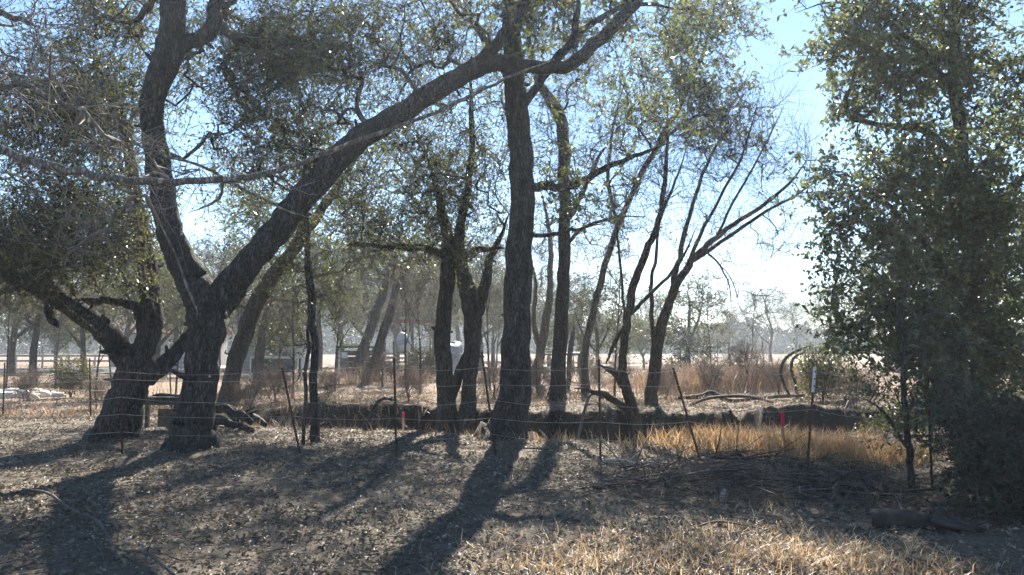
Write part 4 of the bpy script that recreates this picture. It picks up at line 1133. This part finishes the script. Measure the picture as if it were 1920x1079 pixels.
# survey stakes
def stake(px0, py0, px1, py1, Y, label, tip):
    a = at(px1, py1, Y); t = at(px0, py0, Y)
    g = H(a[0], a[1]); base = np.array([a[0], a[1], g])
    root = tag(empty("survey_stake", base), label, "stake")
    b = MB(); d = t - a; hgt_ = t[2] - g + 0.15
    b.box((a[0], a[1], g - 0.15 + hgt_ / 2), (0.045, 0.014, hgt_), bev=0.003)
    # pointed top
    zt = g - 0.15 + hgt_
    V = np.array([(-.0225, -.007, 0.001), (.0225, -.007, 0.001), (.0225, .007, 0.001), (-.0225, .007, 0.001), (0, -.004, .03), (0, .004, .03)]) + np.array([a[0], a[1], zt])
    b.add(V, [(1, 2, 5, 4), (3, 0, 4, 5)], [(0, 1, 4), (2, 3, 5)])
    b.build("lath", M['lath'], root, origin=base, smooth=False)
    b = MB(); b.box((a[0], a[1], zt - tip / 2 + 0.012), (0.050, 0.019, tip), bev=0.004)
    b.build("flagging", M['pink'], root, origin=base, smooth=False)
    return root


stake(1468, 775, 1469, 860, 11.6, "survey stake with a bright pink red top in the golden grass", 0.20)
stake(755, 775, 756, 799, 16.1, "short survey stake with a pink tip by the shaded ditch left of centre", 0.10)

# ------------------------------------------------------------------ things at middle and far distance
def bench():
    Y = 15.6; x = gx(312, Y); g = H(x, Y); base = np.array([x, Y, g])
    root = tag(empty("wooden_bench", base), "old dark wooden bench standing between the two big oaks at left", "bench")
    for i in range(4):
        b = MB(); b.box((x - 0.02 + rng.normal(0, .01), Y - 0.21 + i * 0.14, g + 0.60 + rng.normal(0, .004)), (0.98, 0.125, 0.045), rz=rng.normal(0, .012), bev=0.006)
        b.build("plank", M['old_plank'], root, origin=base, smooth=False)
    b = MB(); b.box((x - 0.02, Y - 0.255, g + 0.52), (0.92, 0.035, 0.10), bev=0.005); b.build("apron", M['old_plank'], root, origin=base, smooth=False)
    for sx in (-0.38, 0.34):
        for sy in (-0.19, 0.2):
            b = MB(); b.box((x + sx, Y + sy, g + 0.24), (0.075, 0.075, 0.66), bev=0.006); b.build("leg", M['old_plank'], root, origin=base, smooth=False)
    b = MB(); b.box((x + 0.12, Y - 0.12, g + 0.22), (0.30, 0.02, 0.34), bev=0.004); b.build("panel", M['dead_brown'], root, origin=base, smooth=False)
    # a spare log across the top
    stick("log", [(272, 752, 9), (300, 744, 12), (335, 747, 11), (362, 740, 7)], [15.7, 15.5], 'char', "dark log resting across the top of the old bench", 'log', rel=False)
bench()


def wheel_at(b, c, r, w, axis_x=True):
    th = np.linspace(0, 2 * np.pi, 17)[:-1]
    prof = [(r * .55, w * .5), (r * .95, w * .5), (r, w * .3), (r, -w * .3), (r * .95, -w * .5), (r * .55, -w * .5)]
    V = np.array([[(c[0] + (q[0] * math.cos(t)), c[1] + q[1], c[2] + q[0] * math.sin(t)) for q in prof] for t in th])
    n = len(prof); Q = []
    for i in range(16):
        for j in range(n):
            Q.append((i * n + j, i * n + (j + 1) % n, ((i + 1) % 16) * n + (j + 1) % n, ((i + 1) % 16) * n + j))
    b.add(V.reshape(-1, 3), Q)


def trailer():
    Y = 44.0; x = gx(522, Y); g = H(x, Y); base = np.array([x, Y, g])
    root = tag(empty("raised_platform", base), "low platform with a pale bright edge and dark skirt far left of centre", "platform")
    b = MB(); b.box((x, Y, g + 1.03), (2.5, 1.5, 0.11), bev=0.02); b.build("deck", M['board'], root, origin=base, smooth=False)
    b = MB(); b.box((x, Y - 0.72, g + 0.60), (2.3, 0.05, 0.72), bev=0.01); b.build("side_panel", M['tarp_dark'], root, origin=base, smooth=False)
    for k, sx in enumerate((0.55, 0.75, 0.95, 1.15)):
        b = MB(); b.box((x + sx, Y + 0.2, g + 1.38), (0.05, 0.05, 0.60 - 0.05 * (k % 2))); b.build("stake_rail", M['greyrail'], root, origin=base, smooth=False)
    b = MB(); b.box((x + 0.85, Y + 0.2, g + 1.72), (0.75, 0.05, 0.06)); b.build("top_rail", M['greyrail'], root, origin=base, smooth=False)
    b = MB(); b.box((x + 0.5, Y - 0.2, g + 1.22), (0.2, 0.25, 0.27), bev=0.03); b.build("spare_box", M['tarp_dark'], root, origin=base, smooth=False)
    for sx in (-1.0, 1.1):
        b = MB(); b.box((x + sx, Y + 0.6, g + 0.45), (0.1, 0.1, 1.05)); b.build("leg", M['old_plank'], root, origin=base, smooth=False)
    b = MB(); b.box((x - 1.2, Y - 0.7, g + 0.5), (0.06, 0.06, 0.98)); b.build("leg", M['white'], root, origin=base, smooth=False)
trailer()


def shelter():
    Y = 46.0; x = gx(672, Y); g = H(x, Y); base = np.array([x, Y, g])
    root = tag(empty("low_shelter", base), "low open shelter with a dark flat roof and a yellow sheet on top", "shelter")
    b = MB(); b.box((x, Y, g + 1.55), (2.2, 1.6, 0.10), bev=0.02); b.build("roof", M['tarp_dark'], root, origin=base, smooth=False)
    b = MB(); b.box((x - 0.25, Y - 0.1, g + 1.66), (1.0, 0.9, 0.10), bev=0.03); b.build("yellow_sheet", M['yellow'], root, origin=base, smooth=False)
    for sx in (-1.0, 1.0):
        for sy in (-.7, .7):
            b = MB(); b.box((x + sx, Y + sy, g + 0.73), (0.09, 0.09, 1.54)); b.build("post", M['old_plank'], root, origin=base, smooth=False)
    for i in range(4):
        b = MB(); b.box((x, Y + 0.76, g + 0.2 + i * 0.33), (2.05, 0.03, 0.29)); b.build("back_board", M['old_plank'], root, origin=base, smooth=False)
    for k, (px, w, hh, lab) in enumerate(((648, .28, .30, "white box under the left side of the low shelter"), (679, .26, .2, "smaller white box under the right side of the low shelter"))):
        xx = gx(px, Y - .3)
        r2 = tag(empty("white_box", (xx, Y - .3, g)), lab, "box")
        bb = np.array([xx, Y - .3, g])
        b = MB(); b.box((xx, Y - .3, g + 0.45), (w + .15, .4, .9), bev=.01); b.build("stand", M['old_plank'], r2, origin=bb, smooth=False)
        b = MB(); b.box((xx, Y - .3, g + 0.902 + hh / 2), (w, .3, hh), bev=.03); b.build("box_body", M['white'], r2, origin=bb, smooth=False)
        b = MB(); b.box((xx, Y - .3, g + 0.904 + hh + .025), (w + .03, .33, .05), bev=.02); b.build("lid", M['white'], r2, origin=bb, smooth=False)
shelter()


def tank_and_frame():
    Y = 46.0; x = gx(758, Y); g = H(x, Y); base = np.array([x, Y, g])
    root = tag(empty("white_tank", base), "white rounded tank with a blue grey band raised on a stand in the field", "tank")
    # lathe leaning body
    prof = [(0.02, 0.0), (0.22, 0.05), (0.36, 0.2), (0.42, 0.42), (0.42, 0.62), (0.36, 0.85), (0.24, 1.05), (0.1, 1.16), (0.02, 1.18)]
    th = np.linspace(0, 2 * np.pi, 21)[:-1]
    def lathe(pr):
        V = np.array([[(r * math.cos(t), r * math.sin(t), z) for t in th] for r, z in pr]); n = 20
        Q = [(i * n + j, i * n + (j + 1) % n, (i + 1) * n + (j + 1) % n, (i + 1) * n + j) for i in range(len(pr) - 1) for j in range(n)]
        V = V.reshape(-1, 3); c, s = math.cos(-.28), math.sin(-.28)
        V = np.stack([V[:, 0] * c + V[:, 2] * s, V[:, 1], -V[:, 0] * s + V[:, 2] * c], 1)
        return V + np.array([x + 0.15, Y, g + 1.22]), Q
    b = MB(); b.add(*lathe(prof)); b.build("tank_body", M['offwhite'], root, origin=base)
    b = MB(); b.add(*lathe([(0.427, 0.44), (0.43, 0.5), (0.43, 0.62), (0.40, 0.75)])); b.build("band", M['bluegrey'], root, origin=base)
    for sx in (-.3, .3):
        for sy in (-.25, .25):
            b = MB(); b.box((x + sx, Y + sy, g + 0.6), (0.08, 0.08, 1.32)); b.build("leg", M['old_plank'], root, origin=base, smooth=False)
    b = MB(); b.box((x, Y, g + 1.22), (0.8, 0.66, 0.06)); b.build("platform", M['old_plank'], root, origin=base, smooth=False)
    # red brown open frame around it
    Y2 = 47.2; x2 = gx(774, Y2); g2 = H(x2, Y2); b2 = np.array([x2, Y2, g2])
    r2 = tag(empty("open_frame", b2), "open post frame with a red brown roof beam over the white tank", "frame")
    b = MB(); b.box((x2, Y2, g2 + 3.0), (2.4, 0.12, 0.14), bev=.01); b.build("beam", M['redbrown'], r2, origin=b2, smooth=False)
    b = MB(); b.box((x2, Y2 + 1.8, g2 + 3.0), (2.4, 0.12, 0.14), bev=.01); b.build("beam", M['redbrown'], r2, origin=b2, smooth=False)
    for sx in (-1.05, 1.05):
        for sy in (0, 1.8):
            b = MB(); b.box((x2 + sx, Y2 + sy, g2 + 1.36), (0.1, 0.1, 3.12)); b.build("post", M['old_plank'], r2, origin=b2, smooth=False)
    # white ladder like frame
    Y3 = 43.5; x3 = gx(712, Y3); g3 = H(x3, Y3); b3 = np.array([x3, Y3, g3])
    r3 = tag(empty("white_ladder", b3), "small white ladder like frame leaning before the grey rails", "ladder")
    for sx in (-.14, .14):
        b = MB(); b.tubes(np.array([[(x3 + sx, Y3, g3), (x3 + sx + .04, Y3 + .1, g3 + .6), (x3 + sx - .02, Y3 + .2, g3 + 1.3)]]), np.full((1, 3), .035), 6); b.build("side_rail", M['white'], r3, origin=b3)
    for q in (.25, .55, .85, 1.1):
        b = MB(); b.box((x3 + .02, Y3 + q * .16, g3 + q), (.30, .05, .05)); b.build("rung", M['white'], r3, origin=b3, smooth=False)
tank_and_frame()


def tarp_heap():
    Y = 50.0; x = gx(840, Y); g = H(x, Y); base = np.array([x, Y, g])
    n, m = 26, 40; V = []
    for i in range(n):
        f = i / (n - 1); z = 1.75 * math.sin(f * math.pi / 2) ** 0.6
        for j in range(m):
            a = j / m * 2 * math.pi
            sq = (abs(math.cos(a)) ** 4 + abs(math.sin(a)) ** 4) ** -0.25
            r = sq * (1 - f ** 3.0) ** 0.5
            fold = 1 + 0.05 * math.sin(a * 9 + z * 2) * (1 - f) + 0.05 * math.sin(a * 4 + 1)
            V.append((x + 0.85 * r * fold * math.cos(a) + 0.2 * f, Y + 1.5 * r * fold * math.sin(a), g - 0.02 + z + 0.1 * math.sin(a * 3 + 1.3) * f))
    Q = [(i * m + j, i * m + (j + 1) % m, (i + 1) * m + (j + 1) % m, (i + 1) * m + j) for i in range(n - 1) for j in range(m)]
    root = tag(empty("tarp_heap", base), "tall heap under a pale blue tarp behind the twin trunk oak", "tarp")
    b = MB(); b.add(V, Q); b.build("cover", M['tarp'], root, origin=base)
    b = MB(); th = np.linspace(0, 2 * np.pi, 33)
    b.tubes(np.stack([x + .1 + .93 * np.cos(th), Y + 1.6 * np.sin(th), g + 1.1 + 0.05 * np.sin(th * 3)], 1)[None], np.full((1, 33), .025), 5); b.build("rope", M['greyrail'], root, origin=base)
tarp_heap()


def rail_fence(name, label, px0, px1, Y, zs, nposts, mat, rt=0.05, pmat=None):
    x0, x1 = gx(px0, Y), gx(px1, Y); xm = (x0 + x1) / 2; g = H(xm, Y); base = np.array([xm, Y, g])
    root = tag(empty(name, base), label, "fence")
    for z in zs:
        b = MB(); b.box((xm, Y - .05, g + z), (abs(x1 - x0), 0.03, rt * 2), bev=.008, ry=rng.normal(0, .002)); b.build("rail", M[mat], root, origin=base, smooth=False)
    for i in range(nposts):
        xx = x0 + (x1 - x0) * i / (nposts - 1); gg = H(xx, Y)
        b = MB(); b.box((xx, Y + .03, (gg - .3 + g + zs[-1] + .1) / 2), (.1, .1, g + zs[-1] + .1 - gg + .3), bev=.01); b.build("post", M[pmat or mat], root, origin=base, smooth=False)
    return root


rail_fence("rail_fence", "grey board rail fence with five rails behind the white ladder like frame", 636, 806, 48, (0.2, 0.45, 0.7, 0.95, 1.2), 5, 'greyrail', 0.06)
rail_fence("guard_rail", "pale two bar rail along the far side of the grey road at left", -160, 232, 59, (0.55, 0.92), 9, 'greyrail', 0.07)
rail_fence("rail_fence", "short blue grey rail panel seen between the two big oaks", 316, 372, 42, (0.3, 0.55, 0.8, 1.05), 3, 'bluegrey', 0.07)


def flatbed():
    Y = 50.0; x = gx(1056, Y); g = H(x, Y); base = np.array([x, Y, g])
    root = tag(empty("flatbed_trailer", base), "low flatbed on thin legs with a shiny pale top behind the slim trunk", "trailer")
    b = MB(); b.box((x, Y, g + 1.02), (3.1, 1.6, 0.10), bev=.02); b.build("bed", M['tarp_dark'], root, origin=base, smooth=False)
    b = MB(); b.box((x + .45, Y, g + 1.13), (2.0, 1.5, 0.07), bev=.02); b.build("cover", M['white'], root, origin=base, smooth=False)
    for sx in (-1.4, -.5, .55, 1.2):
        for sy in (-.7, .7):
            b = MB(); b.box((x + sx, Y + sy, g + .45), (.07, .07, 1.05)); b.build("leg", M['rust'], root, origin=base, smooth=False)
    for i in range(3):
        r = tag(empty("board", (x - 1.0, Y, g + 1.15)), ("lowest", "middle", "topmost")[i] + " pale board stacked on the left end of the low flatbed", "board", "boards on the flatbed")
        b = MB(); b.box((x - 1.0, Y - .1 + i * .05, g + 1.11 + i * 0.155), (1.15, .9, .05), bev=.01); bo = b.build("plank", M['board'], r, origin=(x - 1.0, Y, g + 1.15), smooth=False)
        b = MB(); [b.box((x - 1.0 + s, Y - .1 + i * .05, g + 1.187 + i * .155), (.07, .8, .085)) for s in (-.45, .45)]; b.build("spacer", M['old_plank'], r, origin=(x - 1.0, Y, g + 1.15), smooth=False)
flatbed()


def house():
    Y = 66.0; x = gx(325, Y); g = H(x, Y); base = np.array([x, Y, g])
    root = tag(empty("house", base), "low house with a red brown roof seen between the two big oaks", "house")
    w, d, h = 7.0, 6.0, 2.6
    b = MB(); b.box((x, Y, g + h / 2 - .1), (w, d, h + .2)); b.build("wall", M['siding'], root, origin=base, smooth=False)
    V = []
    for yy in (-d / 2 - .4, 0, d / 2 + .4):
        for xx in (-w / 2 - .4, w / 2 + .4):
            for dz in (0, .12):
                z = h + (1.5 if yy == 0 else -.05) + dz
                V.append((x + xx, Y + yy, g + z))
    Q = [(0, 2, 6, 4), (1, 5, 7, 3), (4, 6, 10, 8), (5, 9, 11, 7), (0, 1, 3, 2), (8, 10, 11, 9), (0, 4, 5, 1), (4, 8, 9, 5), (2, 3, 7, 6), (6, 7, 11, 10)]
    b = MB(); b.add(V, Q); b.build("roof", M['roof'], root, origin=base, smooth=False)
    for sx in (-2.2, 1.6):
        b = MB(); b.box((x + sx, Y - d / 2 - .03, g + 1.4), (1.1, .1, 1.1), bev=.01); f = b.build("window_frame", M['white'], root, origin=base, smooth=False)
        b = MB(); b.box((x + sx, Y - d / 2 - .07, g + 1.4), (.9, .06, .9)); b.build("pane", M['bluegrey'], f, origin=base, smooth=False)
    b = MB(); b.box((x - .3, Y - d / 2 - .03, g + 1.0), (.95, .08, 2.0), bev=.01); b.build("door", M['old_plank'], root, origin=base, smooth=False)
house()

# pale grey building glimpsed behind the trailer
def shed():
    Y = 58.0; x = gx(515, Y); g = H(x, Y); base = np.array([x, Y, g])
    root = tag(empty("grey_shed", base), "pale grey board shed behind the dark skirted platform", "shed")
    b = MB(); b.box((x, Y, g + 1.35), (4.4, 3.5, 2.9)); b.build("wall", M['siding'], root, origin=base, smooth=False)
    for i in range(9):
        b = MB(); b.box((x, Y - 1.765, g + .18 + i * .3), (4.36, .04, .27), ry=rng.normal(0, .002)); b.build("board", M['greyrail'], root, origin=base, smooth=False)
    b = MB(); b.box((x, Y, g + 2.93), (4.9, 4.1, .12), bev=.02); b.build("roof", M['roof'], root, origin=base, smooth=False)
shed()

# pale stones at far left
STONES = [
    (2, 26.0, .34, "pale limestone rock right behind the leftmost fence post"),
    (20, 25.6, .30, "pale limestone rock just right of the leftmost fence post"),
    (38, 25.9, .36, "largest pale limestone rock in the row at far left"),
    (56, 26.3, .30, "pale limestone rock next to the largest one, on its right"),
    (66, 25.5, .24, "pale limestone rock nearest the fence in the row at far left"),
    (84, 26.2, .28, "pale limestone rock near the right end of the row at far left"),
    (100, 26.6, .20, "small pale limestone rock second from the right end of the row"),
    (118, 26.0, .18, "smallest pale limestone rock ending the row on the right"),
    (30, 26.8, .28, "pale limestone rock behind the row, to the left of the largest one"),
    (75, 27.0, .26, "pale limestone rock furthest back in the row at far left"),
    (470, 28.5, .20, "small pale rock left of the short far trunk's foot"),
    (452, 28.0, .22, "small pale rock between the tilted oak and the short far trunk"),
    (492, 29.5, .18, "small pale rock right of the short far trunk's foot")]
for i, (px, Y, s, lab) in enumerate(STONES):
    r = np.random.default_rng(100 + i)
    n, m = 9, 14; V = []
    for a in range(n):
        ph = math.pi * a / (n - 1)
        for k in range(m):
            t = 2 * math.pi * k / m
            v = np.array([math.sin(ph) * math.cos(t), math.sin(ph) * math.sin(t), math.cos(ph)])
            q = 1 + 0.35 * float(vnoise(np.array([v[0] * 1.6 + i * 3.1]), np.array([v[1] * 1.6 + v[2] * 2.3 + 30]))[0])
            v = np.sign(v) * np.abs(v) ** 0.75
            V.append(v * q * np.array([s * r.uniform(.98, 1.02) * 1.2, s * .8, s * .55]))
    Q = [(a * m + k, a * m + (k + 1) % m, (a + 1) * m + (k + 1) % m, (a + 1) * m + k) for a in range(n - 1) for k in range(m)]
    x = gx(px, Y)
    b = MB(); b.add(np.array(V) + np.array([x, Y, H(x, Y) + s * .22]), Q)
    o = b.build("pale_stone", M['stone'], origin=(x, Y, H(x, Y)), smooth=False)
    tag(o, lab, "rock", "pale rocks in a row at far left" if i < 10 else "small pale rocks in the field")


# ------------------------------------------------------------------ ground cover
def shade_dens(x, y):
    return 0.62 + 1.2 * vnoise(x / 1.6 + 11, y / 0.8 + 4) + 0.6 * vnoise(x / 0.5 + 1, y / 0.3 + 14)


def litter():
    N = 330000
    Y = rng.uniform(3.0, 24, N); x = rng.uniform(-1, 1, N) * (0.74 * Y + 1.5)
    w = (0.74 * Y + 1.5) / (0.74 * 24 + 1.5)
    keep = (rng.random(N) < w ** 0.35) & (rng.random(N) < shade_dens(x, Y) + 0.25)
    x = x[keep]; Y = Y[keep]; n = len(x)
    P = np.stack([x, Y, hgt(x, Y) + rng.uniform(0.004, 0.03, n)], 1)
    D = unit(np.stack([rng.normal(size=n), rng.normal(size=n), rng.normal(0, .35, n)], 1))
    Nn = unit(np.stack([rng.normal(0, .8, n), rng.normal(0, .8, n), np.ones(n)], 1))
    s = 0.016 + 0.056 * rng.random(n) ** 2.0
    b = MB(); b.leaves(P, D, Nn, s, s * rng.uniform(.4, .7, n), fold=0.3)
    tag(b.build("leaf_litter", M['litter'], smooth=False), "brown and grey dead leaves covering the shaded woodland floor", "leaf litter", kind='stuff')
    n = 2600
    Y = rng.uniform(3.5, 20, n) ; x = rng.uniform(-1, 1, n) * (0.72 * Y + 1)
    a = rng.uniform(0, 6.28, n); L = rng.uniform(.08, .4, n)
    p = []
    for t in (-.5, 0, .5):
        xx = x + np.cos(a) * L * t + rng.normal(0, .012, n); yy = Y + np.sin(a) * L * t + rng.normal(0, .012, n)
        p.append(np.stack([xx, yy, hgt(xx, yy) + rng.uniform(.008, .04, n)], 1))
    b = MB(); b.tubes(np.stack(p, 1), rng.uniform(.002, .006, (n, 1)) * np.array([[1, .9, .6]]), 4)
    tag(b.build("twig_litter", M['dead'], ), "small broken twigs strewn over the woodland floor", "twigs", kind='stuff')


litter()


def blades(name, label, x, Y, h0, h1, w, mat, lean=0.5, cat="grass"):
    n = len(x); z = hgt(x, Y)
    p0 = np.stack([x, Y, z - .01], 1)
    a = rng.uniform(0, 6.28, n); l = rng.uniform(0.1, lean, n); h = rng.uniform(h0, h1, n)
    d = np.stack([np.cos(a) * l, np.sin(a) * l, np.ones(n)], 1); d = unit(d)
    side = np.stack([-np.sin(a + rng.normal(0, .8, n)), np.cos(a), np.zeros(n)], 1)
    p1 = p0 + d * (h * .55)[:, None]
    p2 = p1 + unit(d + np.stack([np.cos(a), np.sin(a), -0.4 * np.ones(n)], 1) * (0.6 * rng.random((n, 1)) + .1)) * (h * .5)[:, None]
    ww = (w * rng.uniform(.6, 1.3, n))[:, None]
    V = np.stack([p0 - side * ww, p0 + side * ww, p1 - side * ww * .8, p1 + side * ww * .8, p2], 1).reshape(-1, 3)
    i = np.arange(n) * 5
    b = MB(); b.add(V, np.stack([i, i + 1, i + 3, i + 2], 1), np.stack([i + 2, i + 3, i + 4], 1))
    return tag(b.build(name, M[mat], smooth=False), label, cat, kind='stuff')


def patch(cxs, n, spread):
    """clumps of blades: centres (px, Y, radius m, weight)"""
    X = []; YY = []
    for px, Y, r, k in cxs:
        c = gx(px, Y)
        nc = max(3, int(k * n / 12))
        ccx = c + rng.normal(0, r, nc); ccy = Y + rng.normal(0, r * .55, nc)
        for q in range(nc):
            X.append(ccx[q] + rng.normal(0, spread, 12)); YY.append(ccy[q] + rng.normal(0, spread, 12))
    return np.concatenate(X), np.concatenate(YY)


x, Y = patch([(1400, 12.4, .65, .28), (1500, 11.8, .6, .32), (1590, 11.3, .5, .26), (1340, 12.8, .4, .07), (1630, 10.9, .35, .08)], 8000, .15)
k = Y < 14.2
blades("golden_grass", "golden dry grass standing around the pink topped stake", x[k], Y[k], .12, .44, .0055, 'grass', 1.1)
x, Y = patch([(1100, 6.3, .5, .16), (1250, 6.6, .6, .22), (1400, 6.2, .6, .26), (1550, 6.3, .5, .2), (1350, 7.3, .5, .1), (1000, 5.7, .5, .1), (1650, 6.0, .35, .06), (1420, 8.4, .12, .02)], 6500, .11)
blades("straw_grass", "short pale straw grass in the sun at the bottom right of centre", x, Y, .04, .17, .0042, 'straw', 2.2)
x, Y = patch([(895, 15.4, .2, .3), (1025, 15.0, .2, .3), (1230, 13.6, .4, .25), (1040, 13.4, .4, .15)], 500, .10)
blades("grass_tuft", "sparse tan grass tufts about the foot of the tallest trunk", x, Y, .12, .32, .005, 'grass', .6)
n = 5200
xw = rng.uniform(-6, 9, n); Yw = 13.6 + 2.0 * sstep(0.3, -2.0, xw) + rng.uniform(-0.6, 5.2, n)
k = rng.random(n) < (0.35 + 1.4 * vnoise(xw / 0.6 + 33, Yw / .6)).clip(0.02, 1)
blades("bank_weeds", "straggly brown weeds on the shaded bank of the ditch", xw[k], Yw[k], .08, .42, .004, 'weed', 1.3, "weeds")
n = 9000
Yw = rng.uniform(2.2, 14, n); xw = rng.uniform(-1, 1, n) * (0.74 * Yw + 1)
k = rng.random(n) < (0.5 + 1.2 * vnoise(xw / 0.7 + 60, Yw / .6)).clip(0, 1)
blades("thin_grass", "thin scattered dry grass growing through the dead leaves", xw[k], Yw[k], .03, .12, .0035, 'weed', 1.4)
# field weeds beyond the ditch
n = 34000
Yw = 18.2 + 44 * rng.random(n) ** 1.5; xw = rng.uniform(-1, 1, n) * (0.72 * Yw + 1)
k = (rng.random(n) < (0.4 + 1.3 * vnoise(xw / 1.7 + 20, Yw / 1.7 + 8)).clip(0.05, 1)) & ~((np.abs(Yw - 53) < 5) & (xw < -18))
blades("field_weeds", "tan and reddish brown weeds covering the dry field", xw[k], Yw[k], .10, .38, .010, 'weed', .9)
x, Y = patch([(1340, 27, 1.2, .15), (1400, 25, 1.5, .25), (1460, 26, 1.3, .25), (1300, 24, 1.0, .1), (1380, 32, 2, .15), (650, 30, 1.6, .1)], 6000, .18)
blades("tall_weeds", "taller reddish brown weeds in the field left of the leafy oak", x, Y, .45, 1.0, .011, 'weed', .5, "weeds")

# ------------------------------------------------------------------ air: thin haze volume added to imitate lens glare
m, nt, out = nmat("glare_haze")
pv = nt.nodes.new("ShaderNodeVolumePrincipled")
pv.inputs["Color"].default_value = (0.80, 0.91, 1.0, 1)
pv.inputs["Density"].default_value = HAZE_DENSITY
pv.inputs["Anisotropy"].default_value = HAZE_G
nt.links.new(pv.outputs[0], out.inputs["Volume"])
b = MB(); b.box((0, 0, 6.0), (1900, 1900, 16.0))
tag(b.build("haze", m, smooth=False), "thin haze added among the trees to imitate lens glare", "haze", kind='stuff')
